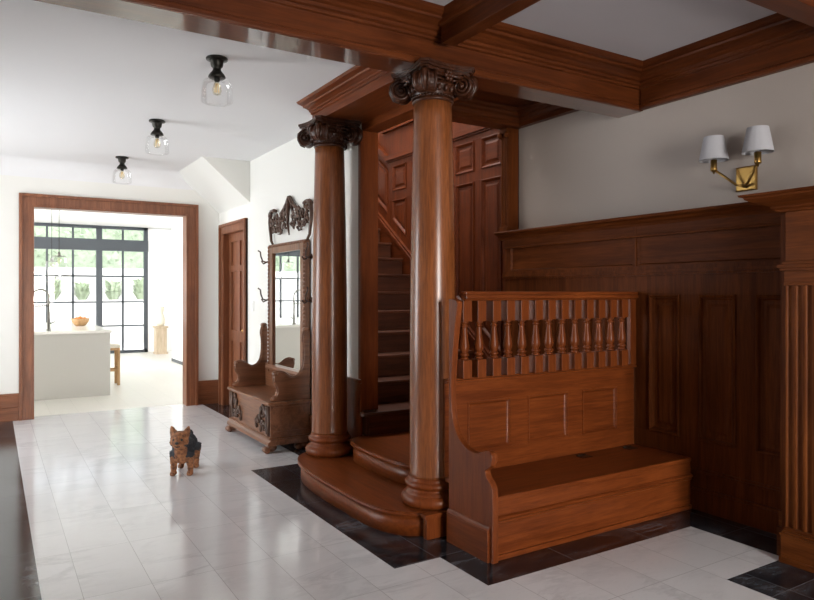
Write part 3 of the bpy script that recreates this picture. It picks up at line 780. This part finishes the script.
# ------------------------------------------------------------------ hall seat with mirror
ht = thing('hall_tree', 'carved oak hall seat with tall mirror and coat hooks by the hall wall', 'hall stand', (2.33, 6.38, 0))
A, B = 5.80, 6.98           # ends along the wall
F, K = 2.14, 2.53           # front and back
m = M(); m.box(F, K, A, B, .115, .435)
chest = m.build('chest', WH['y'], ht, bevel=.004)
m = M(); m.prism([(F-.035,.07),(K,.07),(K,.125),(F,.125),(F-.012,.112),(F-.03,.10)], 'y', A-.03, B+.03); m.box(F-.015, K, A-.015, B+.015, .125, .14); m.build('plinth_moulding', WH['y'], chest, bevel=.004)
m = M(); m.box(F-.03, K, A-.03, B+.03, .435, .462); m.build('seat_lid', WH['y'], ht, bevel=.008)
m = M(); m.box(F+.1, F+.104, A-.004, A, .16, .40); m.box(F+.03, K-.03, A-.006, A, .18, .19); m.box(F+.03, K-.03, A-.006, A, .40, .41); m.build('end_bead', WH['x'], chest)
for y in (A+.03, B-.03):
    for x in (F+.02, K-.06):
        f = M(); f.ell((x, y, .045), (.05,.05,.04)); f.box(x-.035, x+.035, y-.035, y+.035, .055, .08); f.tube([(x-.05,y-.04,.028),(x-.05,y+.04,.028)], .028, 10)
        f.build('foot', WH['y'], ht)
def scroll_path(c, r0, turns, start, hand, n=26, inner=.25):
    out = []
    for i in range(n+1):
        f = i/n; a = start + hand*f*turns*2*PI; r = r0*(1-(1-inner)*f)
        out.append((c[0]+r*math.cos(a), c[1]+r*math.sin(a)))
    return out
def carve(m, x, path, r0, r1, bulge=0.):
    n = len(path); m.tube([(x - bulge*math.sin(PI*i/(n-1)), p[0], p[1]) for i, p in enumerate(path)], [r0+(r1-r0)*i/(n-1) for i in range(n)], 7)
def applique(y0, s):
    m = M(); x = F-.008
    carve(m, x, scroll_path((y0, .345), .055, 1.3, PI/2, s), .014, .007)
    carve(m, x, scroll_path((y0+s*.055, .25), .05, 1.3, -PI/2, -s), .014, .006)
    carve(m, x, scroll_path((y0-s*.045, .22), .038, 1.2, 0, s), .012, .006)
    carve(m, x, [(y0-s*.085,.41),(y0-s*.09,.33),(y0-s*.085,.25),(y0-s*.09,.17)], .016, .011)
    carve(m, x, [(y0,.40),(y0+s*.03,.33),(y0+s*.02,.26),(y0+s*.05,.19)], .013, .007, .008)
    carve(m, x, [(y0+s*.08,.30),(y0+s*.13,.26),(y0+s*.14,.20)], .014, .006, .008)
    for k in range(9):
        m.ell((x-.004, y0+s*R.uniform(-.06,.13), R.uniform(.18,.40)), (.012, R.uniform(.012,.022), R.uniform(.014,.03)), (R.uniform(-1,1),0,0), 8, 6)
    m.v = [(p[0], y0+(p[1]-y0)*1.3, .29+(p[2]-.29)*1.08) for p in m.v]
    return m
applique(B-.19, -1).build('carved_scroll', WHC, chest)
applique(A+.19, 1).build('carved_scroll', WHC, chest)
for y in (A+.03, B-.03):
    M().tube([(F-.006,y,.15),(F-.006,y,.42)], .018, 10).build('corner_bead', WHC, chest)
# arms: profile in x,z
armp = arc([(2.185,.462),(2.165,.478),(2.172,.50),(2.20,.51),(2.215,.545),(2.21,.59),(2.185,.635),(2.175,.68),(2.19,.715),(2.225,.73),(2.275,.718),(2.32,.685),(2.365,.670),(2.415,.69),(2.45,.74),(2.468,.83),(2.47,.95),(2.46,1.02),(2.468,1.07),(2.49,1.115),(2.52,1.10),(2.53,1.05)], 5)
for y in (A+.0, B-.045):
    m = M().prism(armp + [(2.53,.462)], 'x', 0, 1)
    m = M(); m.prism([(p[0], p[1]) for p in armp] + [(2.53,.462)], 'y', y, y+.045)
    a = m.build('arm', WH['x'], ht, bevel=.006)
    # rolled edge along the arm
    e = M(); pts = [(p[0], y+.0225, p[1]) for p in armp[:-5]]
    e.tube(pts, .014, 8); e.tube([(2.49,y-.012,1.105),(2.49,y+.057,1.105)], .024, 12); e.tube([(2.19,y-.008,.715),(2.19,y+.053,.715)], .02, 12)
    e.build('rolled_edge', WH['x'], a)
# low back board behind the seat
m = M(); m.box(2.50, 2.535, A+.045, B-.045, .462, .70); m.build('back_board', WH['y'], ht, bevel=.004)
MY0, MY1, MZ0, MZ1 = 5.83, 6.80, .60, 1.955
m = M(); w = .115
for a, b, c, d_ in ((MY0, MY0+w, MZ0, MZ1),(MY1-w, MY1, MZ0, MZ1),(MY0+w, MY1-w, MZ1-w*.8, MZ1),(MY0+w, MY1-w, MZ0, MZ0+.09)):
    m.box(2.485, 2.54, a, b, c, d_)
mf = m.build('mirror_frame', WH['z'], ht, bevel=.006)
b = M()
for i in range(34):
    z = MZ0+.04+i*.039
    for y in (MY0+.015, MY1-.015): b.ell((2.484,y,z), (.012,.014,.019), nu=8, nv=6)
for i in range(24):
    y = MY0+.05+i*.038; b.ell((2.484,y,MZ1-.018), (.012,.019,.013), nu=8, nv=6)
b.build('rope_beading', WH['z'], mf)
m = M(); m.box(2.488, 2.494, MY0+w-.012, MY0+w, MZ0+.09, MZ1-w*.8); m.box(2.488, 2.494, MY1-w, MY1-w+.012, MZ0+.09, MZ1-w*.8)
M().box(2.505, 2.525, MY0+w-.005, MY1-w+.005, MZ0+.085, MZ1-w*.8+.005).build('mirror_glass', MIRROR, ht)
m = M(); m.prism([(2.46,MZ0+.10),(2.50,MZ0+.10),(2.50,MZ0+.06),(2.44,MZ0+.06),(2.435,MZ0+.08)], 'y', MY0+.03, MY1-.03); m.build('mirror_sill', WH['y'], mf, bevel=.004)
# pierced crest
cr = M(); X = 2.515; yc = (MY0+MY1)/2 - .03
for s in (1, -1):
    def q(dy, z): return (yc + s*dy, z)
    def S(c, r, t, st, h, a=.017, b_=.007, bulge=.012): carve(cr, X, [(yc+s*p[0], p[1]) for p in scroll_path(c, r, t, st, h)], a, b_, bulge)
    # gable rails
    carve(cr, X, [q(0,2.45),q(.07,2.38),q(.15,2.325),q(.235,2.285)], .024, .018)
    carve(cr, X, [q(.05,2.40),q(.10,2.33),q(.12,2.25),q(.08,2.18)], .018, .008, .014)
    S((.17,2.235), .05, 1.2, PI/2, -1); S((.11,2.14), .035, 1.2, 0, 1)
    S((.27,2.19), .055, 1.3, PI/2, 1); S((.33,2.11), .045, 1.2, PI, -1)
    S((.40,2.12), .045, 1.2, 0, 1); S((.36,2.24), .05, 1.2, -PI/2, -1)
    S((.46,2.20), .045, 1.2, PI/2, 1)
    # shoulder volute on the outside and the swept side
    carve(cr, X, [q(.37,2.335),q(.43,2.35),q(.50,2.345),q(.535,2.315)], .020, .024)
    S((.50,2.30), .042, 1.4, PI/2, -1, .02, .008)
    carve(cr, X, [q(.53,2.30),q(.545,2.22),q(.535,2.14),q(.515,2.06),q(.505,2.0),q(.45,1.955)], .022, .013)
    for k in range(16):
        dy = R.uniform(.06,.50); z = R.uniform(2.08,2.30)
        cr.ell((X-.012, yc+s*dy, z), (.012, R.uniform(.014,.024), R.uniform(.02,.042)), (s*R.uniform(-1.2,1.2),0,0), 8, 6)
    carve(cr, X, [q(.20,2.10),q(.25,2.06),q(.31,2.065)], .014, .007)
carve(cr, X, [(yc,2.40),(yc,2.28),(yc,2.15),(yc,2.03)], .028, .008, .02)
for k in range(6): cr.ell((X-.02, yc, 2.40-.05*k), (.014,.024-.002*k,.028), nu=8, nv=6)
cr.v = [(p[0], p[1], p[2] if p[2] < 2.0 else 2.0+(p[2]-2.0)*.90) for p in cr.v]
cr.build('carved_crest', WHC, ht)
for y, z, s in ((6.87,1.79,1),(6.87,1.385,1),(5.775,1.79,-1),(5.775,1.385,-1)):
    h = M(); h.ell((2.53, y, z), (.008,.02,.028)); h.tube([(2.53,y,z),(2.49,y+s*.01,z-.012),(2.46,y+s*.03,z+.0),(2.45,y+s*.06,z+.05),(2.455,y+s*.09,z+.10),(2.44,y+s*.115,z+.115)], [.010,.009,.008,.008,.007,.009], 8)
    h.tube([(2.50,y,z-.008),(2.455,y-s*.0,z-.03),(2.435,y,z+.0)], [.008,.007,.008], 8)
    h.tube([(2.535,y,z),(2.535,y-s*.06,z)], .014, 8)
    h.build('coat_hook', WCARVE, ht)

# light switch on the hall wall
sw_ = thing('light_switch', 'small white light switch between the side door and the mirror', 'switch', (2.55, 7.475, 1.30))
M().box(2.541, 2.55, 7.435, 7.515, 1.24, 1.36).build('switch_plate', PLASTIC, sw_, bevel=.004)
M().box(2.536, 2.542, 7.458, 7.492, 1.27, 1.33).build('rocker', PLASTIC, sw_, bevel=.002)

# ------------------------------------------------------------------ dog
def dog():
    t = thing('dog', 'small black and tan terrier standing on the white marble floor', 'dog', (1.345, 5.57, 0))
    # local frame: +X is nose direction, then rotated
    head = Vector((-.10, -.20, 0)).normalized(); left = Vector((-head.y, head.x, 0))
    org = Vector((1.335, 5.575, 0))
    def W_(f, l, z): return org + head*f + left*l + Vector((0,0,z))
    def blob(m, f, l, z, r, rz=0):
        v = M(); v.ell((0,0,0), r, nu=20, nv=14)
        mm = Matrix((( head.x, left.x, 0),(head.y, left.y, 0),(0,0,1)))
        m.add([W_(f,l,z) + mm @ (Matrix.Rotation(rz,3,'Y') @ Vector(p)) for p in v.v], v.f, True)
    m = M()
    blob(m, .00, 0, .205, (.15,.075,.075)); blob(m, .09, 0, .205, (.075,.082,.092)); blob(m, -.11, 0, .205, (.075,.075,.085))
    blob(m, .125, 0, .185, (.05,.072,.09))
    # neck and head
    blob(m, .145, 0, .255, (.055,.060,.075), .5)
    blob(m, .19, 0, .305, (.066,.070,.062)); blob(m, .20, .0, .285, (.058,.074,.048)); blob(m, .235, 0, .285, (.042,.040,.034)); blob(m, .23, 0, .262, (.035,.042,.028))
    blob(m, .215, .03, .335, (.02,.022,.014)); blob(m, .215, -.03, .335, (.02,.022,.014))
    # legs
    for s in (1, -1):
        m.tube([W_(.105,s*.055,.19), W_(.11,s*.062,.12), W_(.105,s*.065,.06), W_(.11,s*.065,.022)], [.045,.032,.024,.022], 14)
        blob(m, .125, s*.065, .018, (.036,.027,.019))
        m.tube([W_(-.11,s*.045,.20), W_(-.085,s*.06,.135), W_(-.135,s*.06,.085), W_(-.125,s*.06,.02)], [.06,.043,.024,.021], 14)
        blob(m, -.108, s*.06, .018, (.036,.026,.019))
        # ears
        m.tube([W_(.175,s*.043,.335), W_(.17,s*.055,.365), W_(.168,s*.066,.392), W_(.166,s*.070,.405)], [.034,.026,.013,.004], 12)
    m.tube([W_(-.165,0,.245), W_(-.19,0,.275), W_(-.20,0,.30)], [.026,.022,.012], 10)
    # coat colours: black saddle and sides, tan head, chest and legs
    mt, nt, p, out = new_mat('terrier_coat')
    tc = node(nt, 'TexCoord')
    sep = node(nt, 'SeparateXYZ'); nt.links.new(tc.outputs['Object'], sep.inputs[0])
    org2 = org - Vector((1.345,5.57,0))
    def mth(op, a, b=None):
        n = node(nt, 'Math'); n.operation = op
        for i, v in enumerate((a, b)):
            if v is None: continue
            if isinstance(v, (int, float)): n.inputs[i].default_value = v
            else: nt.links.new(v, n.inputs[i])
        return n.outputs[0]
    X_, Y_, Z_ = sep.outputs
    fcoord = mth('ADD', mth('MULTIPLY', mth('SUBTRACT', X_, org2.x), head.x), mth('MULTIPLY', mth('SUBTRACT', Y_, org2.y), head.y))
    nz = node(nt, 'TexNoise'); nz.inputs['Scale'].default_value = 40; nz.inputs['Detail'].default_value = 4
    nt.links.new(tc.outputs['Object'], nz.inputs['Vector'])
    jit = mth('MULTIPLY', mth('SUBTRACT', nz.outputs['Fac'], .5), .10)
    up = mth('GREATER_THAN', mth('ADD', Z_, jit), .165)
    back = mth('LESS_THAN', mth('ADD', mth('ADD', fcoord, mth('MULTIPLY', Z_, .35)), jit), .212)
    lat = mth('ABSOLUTE', mth('ADD', mth('MULTIPLY', mth('SUBTRACT', X_, org2.x), left.x), mth('MULTIPLY', mth('SUBTRACT', Y_, org2.y), left.y)))
    side = mth('MULTIPLY', mth('GREATER_THAN', mth('ADD', lat, mth('MULTIPLY', jit, .5)), .047), mth('MULTIPLY', mth('LESS_THAN', Z_, .268), mth('GREATER_THAN', mth('ADD', Z_, jit), .155)))
    mask = mth('MAXIMUM', mth('MULTIPLY', up, back), side)
    tan = node(nt, 'ValToRGB'); tan.color_ramp.elements[0].color = (.075,.024,.010,1); tan.color_ramp.elements[1].color = (.36,.15,.062,1)
    tan.color_ramp.elements[0].position = .3; tan.color_ramp.elements[1].position = .65
    nt.links.new(nz.outputs['Fac'], tan.inputs[0])
    mx = node(nt, 'MixRGB'); nt.links.new(mask, mx.inputs[0]); nt.links.new(tan.outputs[0], mx.inputs[1]); mx.inputs[2].default_value = (.016,.018,.024,1)
    nt.links.new(mx.outputs[0], p.inputs['Base Color']); p.inputs['Roughness'].default_value = .75
    bp_ = node(nt, 'Bump'); bp_.inputs['Strength'].default_value = .6; bp_.inputs['Distance'].default_value = .006
    n2 = node(nt, 'TexNoise'); n2.inputs['Scale'].default_value = 160; nt.links.new(tc.outputs['Object'], n2.inputs['Vector'])
    nt.links.new(n2.outputs['Fac'], bp_.inputs['Height']); nt.links.new(bp_.outputs[0], p.inputs['Normal'])
    bo = m.build('body', mt, t)
    rm = bo.modifiers.new('skin', 'REMESH'); rm.mode = 'VOXEL'; rm.voxel_size = .006; rm.use_smooth_shade = True
    sm = bo.modifiers.new('smooth', 'SMOOTH'); sm.iterations = 4; sm.factor = .5
    tx = bpy.data.textures.new('shag', 'CLOUDS'); tx.noise_scale = .018; tx.noise_depth = 2
    dp = bo.modifiers.new('shag', 'DISPLACE'); dp.texture = tx; dp.strength = .012; dp.mid_level = .5
    for s in (1, -1):
        e = M(); q = W_(.248, s*.031, .310); e.ell(q, (.0095,.0095,.0095), nu=12, nv=8); e.build('eye', FELT, t)
    e = M(); e.ell(W_(.279,0,.290), (.014,.014,.011), nu=12, nv=8); e.build('nose', FELT, t)
    e = M(); e.tube([W_(.262,.02,.262), W_(.270,0,.258), W_(.262,-.02,.262)], .004, 6); e.build('mouth', FELT, t)
    return t
dog()

# ------------------------------------------------------------------ kitchen
isl = thing('kitchen_island', 'white kitchen island seen through the opening', 'kitchen island', (.2, 12, 0))
m = M(); m.box(-1.1, 1.43, 10.32, 13.5, 0, .885); m.build('cabinet_block', ISLAND, isl, bevel=.003)
m = M(); m.box(-1.12, 1.45, 10.30, 13.52, .885, .925); m.build('worktop', QUARTZ, isl, bevel=.004)
fx, fy = .675, 10.62
fa = thing('kitchen_tap', 'tall steel spring tap on the kitchen island', 'tap', (fx, fy, .925))
m = M(); m.lathe([(.03,.925),(.03,.94),(.02,.945),(.02,1.08),(.014,1.085),(.014,1.10)], (fx,fy,0), 16); m.build('tap_body', STEEL, fa)
m = M(); pts = [(fx,fy,1.09),(fx,fy,1.36)] + [(fx-.10+.10*math.cos(a), fy, 1.40+.10*math.sin(a)) for a in [PI*k/10 for k in range(11)]] + [(fx-.20,fy,1.30),(fx-.20,fy,1.22)]
m.tube(pts, .012, 10)
for k in range(26): 
    z = 1.10+k*.0105; m.lathe([(.015,z),(.017,z+.004),(.015,z+.007)], (fx,fy,0), 10, cap=False)
m.build('gooseneck', STEEL, fa)
m = M(); m.tube([(fx-.20,fy,1.22),(fx-.20,fy,1.08)], [.018,.022], 12); m.build('spray_head', STEEL, fa)
m = M(); m.tube([(fx,fy,1.27),(fx-.2,fy,1.27)], .008, 8); m.build('holder_arm', STEEL, fa)
M().tube([(fx+.015,fy,1.02),(fx+.08,fy,1.05)], .008, 8).build('lever', STEEL, fa)
bx_, by_ = 1.20, 11.86
bw = M(); bw.lathe([(.0,.925),(.06,.925),(.09,.945),(.125,.99),(.138,1.045),(.130,1.045),(.115,.99),(.08,.955),(.0,.945)], (bx_,by_,0), 32)
tag(bw.build('fruit_bowl', LIGHTWOOD), 'turned wooden fruit bowl on the kitchen island', 'bowl')
for k, (dx, dy, dz, lb) in enumerate(((-.055,-.03,1.03,'orange at the left side of the wooden bowl'),(.06,-.025,1.03,'orange at the right side of the wooden bowl'),(.005,-.055,1.035,'orange at the front of the wooden bowl'),(.0,.05,1.04,'orange at the back of the wooden bowl, topped by a leaf'))):
    o = thing('orange', lb, 'fruit', (bx_+dx, by_+dy, dz-.036), 'oranges in the wooden bowl')
    M().ell((bx_+dx,by_+dy,dz), (.037,.037,.036), nu=16, nv=10).build('peel', ORANGE, o)
    lf = M(); lf.ell((bx_+dx+.008,by_+dy,dz+.042), (.022,.009,.004), (0,.5,0), 8, 6) if k == 3 else lf.ell((bx_+dx,by_+dy,dz+.036), (.006,.006,.004), nu=8, nv=4)
    lf.build('leaf' if k == 3 else 'stem_end', LEAFM, o)
sx_, sy_ = 1.605, 11.5
st_ = thing('bar_stool', 'pale oak bar stool with cream seat beside the island', 'stool', (sx_, sy_, 0))
m = M(); m.box(sx_-.12, sx_+.12, sy_-.17, sy_+.17, .585, .64); m.build('seat', CUSHION, st_, bevel=.018)
m = M(); m.box(sx_-.112, sx_+.112, sy_-.16, sy_+.16, .55, .585); m.build('seat_frame', LIGHTWOOD, st_, bevel=.003)
for a in (-.09, .09):
    for b in (-.135, .135): M().box(sx_+a-.02, sx_+a+.02, sy_+b-.022, sy_+b+.022, 0, .55).build('leg', LIGHTWOOD, st_, bevel=.004)
for a in (-.135, .135):
    M().box(sx_-.09, sx_+.09, sy_+a-.012, sy_+a+.012, .22, .25).build('stretcher', LIGHTWOOD, st_, bevel=.003)
for a in (-.09, .09):
    M().box(sx_+a-.012, sx_+a+.012, sy_-.12, sy_+.12, .26, .29).build('stretcher', LIGHTWOOD, st_, bevel=.003)
def pendant(x, y, lab):
    t = thing('pendant_light', lab, 'lamp', (x, y, 3.05), 'clear glass pendants over the island')
    M().lathe([(.0,3.05),(.05,3.05),(.05,3.035),(.0,3.03)], (x,y,0), 20).build('ceiling_rose', BRONZE, t)
    M().tube([(x,y,3.04),(x,y,2.03)], .004, 6).build('cord', BRONZE, t)
    M().lathe([(.0,2.03),(.014,2.03),(.02,2.0),(.02,1.965),(.0,1.965)], (x,y,0), 16).build('socket', STEEL, t)
    m = M().lathe([(.032,1.985),(.085,1.965),(.095,1.93),(.10,1.85),(.145,1.79),(.15,1.70),(.14,1.69)], (x,y,0), 32, cap=False)
    m.build('glass_shade', JAR, t)
    for z, r in ((1.965,.087),(1.70,.150)):
        M().tube([(x+r*math.cos(a),y+r*math.sin(a),z) for a in [2*PI*k/28 for k in range(29)]], .0035, 5).build('shade_band', STEEL, t)
    M().ell((x,y,1.90), (.028,.028,.045)).build('bulb', AMBER, t)
pendant(.80, 10.55, 'clear glass pendant nearer the hall, over the island tap')
pendant(.83, 12.35, 'clear glass pendant farther from the hall, behind the first pendant')
pd = thing('plant_stand', 'pale wooden pedestal stand by the kitchen recess wall', 'stand', (3.42, 16.7, 0))
m = M(); m.box(3.28, 3.56, 16.55, 16.85, .0, .04); m.box(3.30, 3.54, 16.57, 16.83, .04, .62); m.box(3.27, 3.57, 16.54, 16.86, .62, .66); m.build('pedestal', PALEWOOD, pd, bevel=.006)
vz = M().lathe([(.0,.66),(.07,.66),(.10,.72),(.11,.80),(.085,.90),(.06,.97),(.085,1.06),(.09,1.12),(.075,1.12),(.05,1.0),(.0,.98)], (3.42,16.7,0), 28)
tag(vz.build('ceramic_vase', CERAMIC), 'cream ceramic vase on the pale pedestal stand', 'vase')

# kitchen window wall: steel frame, one pane per light
WY = 17.40
m = M()
def bar(x0, x1, z0, z1, t=.05): m.box(x0, x1, WY-t, WY+t, z0, z1)
bar(-3.1, 3.26, 0, .07); bar(3.17, 3.26, 0, 3.05); bar(-3.1, 3.26, 2.46, 2.73, .08); bar(-3.1, 3.26, 2.98, 3.05)
vx = [1.07, 1.605, 2.16, 2.69]
bar(2.10, 2.23, 0, 2.46, .06)
for x in (-2.2, -1.7, -1.1, -.55, .53, 1.07, 1.605, 2.69): bar(x-.022, x+.022, 0, 3.0, .03)
bar(-.05, .05, 0, 3.0, .05)
bar(2.10, 2.23, 2.73, 3.0, .05)
for z in (.66, 1.235, 1.85): bar(-3.1, 3.26, z-.018, z+.018, .03)
w1 = struct('window_1', m, WINMETAL)
vx = [-3.1,-2.2,-1.7,-1.1,-.55,0,.53,1.07,1.605,2.165,2.69,3.2]; vz_ = [.05,.66,1.235,1.85,2.5]
for i in range(len(vx)-1):
    M().box(vx[i], vx[i+1], WY-.004, WY+.004, .05, 2.5).build('pane', GLASS, w1)
    M().box(vx[i], vx[i+1], WY-.004, WY+.004, 2.7, 3.0).build('pane', GLASS, w1)
struct('wall_kitchen_lintel', M().box(-3.2, 4.1, 17.3, 17.5, 3.05, 3.4), KWHITE)

# garden outside
struct('ground_terrace', M().box(-8, 12, 17.5, 40, -.15, -.02), PAVING, origin=(0,0,0))
tag(M().box(-8, 12, 21.0, 21.25, -.02, 1.25).build('garden_wall', RENDER, bevel=.01), 'low pale rendered garden wall beyond the kitchen windows', 'wall')
tag(M().box(-8, 12, 21.28, 22.57, -.02, 1.18).build('planting_bed', RENDER), 'raised pale planting bed behind the low garden wall', 'planter')
tag(M().box(-8, 12, 22.6, 22.9, -.02, 2.22).build('retaining_wall', RENDER, bevel=.01), 'taller pale retaining wall behind the shrubs', 'wall')
tag(M().box(-8, 12, 22.93, 24.6, -.02, 2.15).build('upper_bed', RENDER), 'upper terrace bed under the green hedge', 'planter')
hm = M()
for i in range(2600):
    x = R.uniform(-4, 9); y = R.uniform(23.0, 24.4); z = 2.3 + R.random()**.8*1.9*(.8+.2*math.sin(x*2.1))
    a, b = R.uniform(0,6.28), R.uniform(-1,1); L = R.uniform(.08,.17)
    e = Euler((b, R.uniform(-1,1), a)).to_matrix()
    q = [Vector((x,y,z)) + e @ Vector(p) for p in ((-L,0,0),(0,-L*.5,.02),(L,0,0),(0,L*.5,.02))]
    hm.add(q, [(0,1,2,3)])
hm.box(-8, 12, 23.3, 24.3, 2.16, 3.7)
h = hm.build('hedge', HEDGE, fixn=False); tag(h, 'tall clipped green hedge above the retaining wall', 'hedge'); h['kind'] = 'stuff'
def shrub(seed):
    rr = random.Random(seed); m = M()
    for i in range(150):
        a = rr.uniform(0,2*PI); L = rr.uniform(.3,.85); sp = rr.uniform(.12,.36)
        d = Vector((math.cos(a), math.sin(a), 0)); s = Vector((-d.y,d.x,0))*.018
        b0 = d*rr.uniform(0,.08); p1 = b0+d*sp*.5+Vector((0,0,L*.75)); p2 = b0+d*sp+Vector((0,0,L*.85))
        m.add([b0-s, b0+s, p1+s*1.5, p1-s*1.5, p2], [(0,1,2,3),(3,2,4)])
    return m
g = 'grassy shrubs in the planting bed'
sb = shrub(3).build('garden_shrub', FOLIAGE, origin=(0,0,0), fixn=False)
spots = [(-.5,'far left grassy shrub, hidden beside the left end of the kitchen window'),(.62,'grassy shrub behind the tap, first from the left through the windows'),(1.45,'grassy shrub second from the left through the kitchen windows'),(2.25,'grassy shrub straight above the fruit bowl outside'),(3.1,'grassy shrub in the middle of the right-hand window'),(3.9,'rightmost grassy shrub by the window edge outside')]
for i, (x, lb) in enumerate(spots):
    if i == 0: continue
    o = sb if i == 1 else sb.copy()
    if i != 1: C.objects.link(o)
    o.location = (x, 21.75, 1.18); o.rotation_euler = (0,0,i*1.1); s = .9+.08*(i%3); o.scale = (s*1.15,s*1.15,s)
    tag(o, lb, 'shrub', g)

# window behind the camera; unseen hall and kitchen side windows added for light
def win(name, axis, a0, a1, z0, z1, at):
    m = M(); t = .05
    def b(p0, p1, q0, q1):
        if axis == 'x': m.box(p0, p1, at-.04, at+.04, q0, q1)
        else: m.box(at-.04, at+.04, p0, p1, q0, q1)
    b(a0,a1,z0,z0+t); b(a0,a1,z1-t,z1); b(a0,a0+t,z0,z1); b(a1-t,a1,z0,z1); b(a0,a1,(z0+z1)/2-.02,(z0+z1)/2+.02)
    w = struct(name, m, KWHITE)
    g = M()
    if axis == 'x': g.box(a0+t,a1-t,at-.003,at+.003,z0+t,z1-t)
    else: g.box(at-.003,at+.003,a0+t,a1-t,z0+t,z1-t)
    g.build('pane', GLASS, w)
win('window_2', 'x', RW0, RW1, .35, 2.6, -3.26)
win('added_window_3', 'y', 5.9, 8.3, .5, 2.6, -2.66)
win('added_window_4', 'y', 11, 16, .5, 2.7, -3.15)

# ------------------------------------------------------------------ light
def area(name, loc, rot, sx, sy, e, col=(1,1,1), portal=False):
    l = bpy.data.lights.new(name, 'AREA'); l.shape = 'RECTANGLE'; l.size = sx; l.size_y = sy; l.energy = e; l.color = col
    if portal: l.cycles.is_portal = True
    o = bpy.data.objects.new(name, l); C.objects.link(o); o.location = loc; o.rotation_euler = rot
    return o
area('daylight_rear_window', ((RW0+RW1)/2, -3.34, 1.475), (PI/2, 0, 0), 1.6, 2.2, 300, (1,.94,.87))
area('added_hall_fill', (-2.75, 7.1, 1.55), (0, -PI/2, 0), 2.1, 2.4, 125, (.97,.985,1))  # added fill for the hall, through an invented window on the unseen left
area('daylight_skylight', (3.425, 6.4, 4.95), (0, 0, 0), 1.15, 2.0, 85, (1,.97,.92))
area('added_kitchen_side_fill', (-3.25, 13.5, 1.6), (0, -PI/2, 0), 2.2, 5.0, 430, (1,.99,.97))  # added to brighten the kitchen, through an invented side window out of view
area('portal_kitchen', (.08, 17.55, 1.5), (-PI/2, 0, 0), 6.3, 3.0, 1, portal=True)
s = bpy.data.lights.new('sun', 'SUN'); s.energy = 8; s.angle = .02; s.color = (1,.96,.9)
so = bpy.data.objects.new('sun', s); C.objects.link(so); so.rotation_euler = Vector((-.30,-.70,-.62)).to_track_quat('-Z','Y').to_euler()
w = bpy.data.worlds.new('sky'); bpy.context.scene.world = w; w.use_nodes = True
bg = w.node_tree.nodes['Background']; bg.inputs[0].default_value = (.90,.95,1,1); bg.inputs[1].default_value = 3.3

# ------------------------------------------------------------------ camera and view
cam = bpy.data.cameras.new('camera'); cam.sensor_width = 36; cam.lens = 670/814*36; cam.shift_y = -7/814; cam.clip_start = .05
co = bpy.data.objects.new('camera', cam); C.objects.link(co); co.location = (0,0,EYE); co.rotation_euler = (PI/2, 0, -YAW)
sc_ = bpy.context.scene; sc_.camera = co
sc_.view_settings.view_transform = 'Standard'; sc_.view_settings.look = 'None'
sc_.view_settings.exposure = .32; sc_.view_settings.gamma = 1; sc_.view_settings.use_curve_mapping = False
sc_.cycles.max_bounces = 10; sc_.cycles.diffuse_bounces = 6; sc_.cycles.glossy_bounces = 5; sc_.cycles.transparent_max_bounces = 16
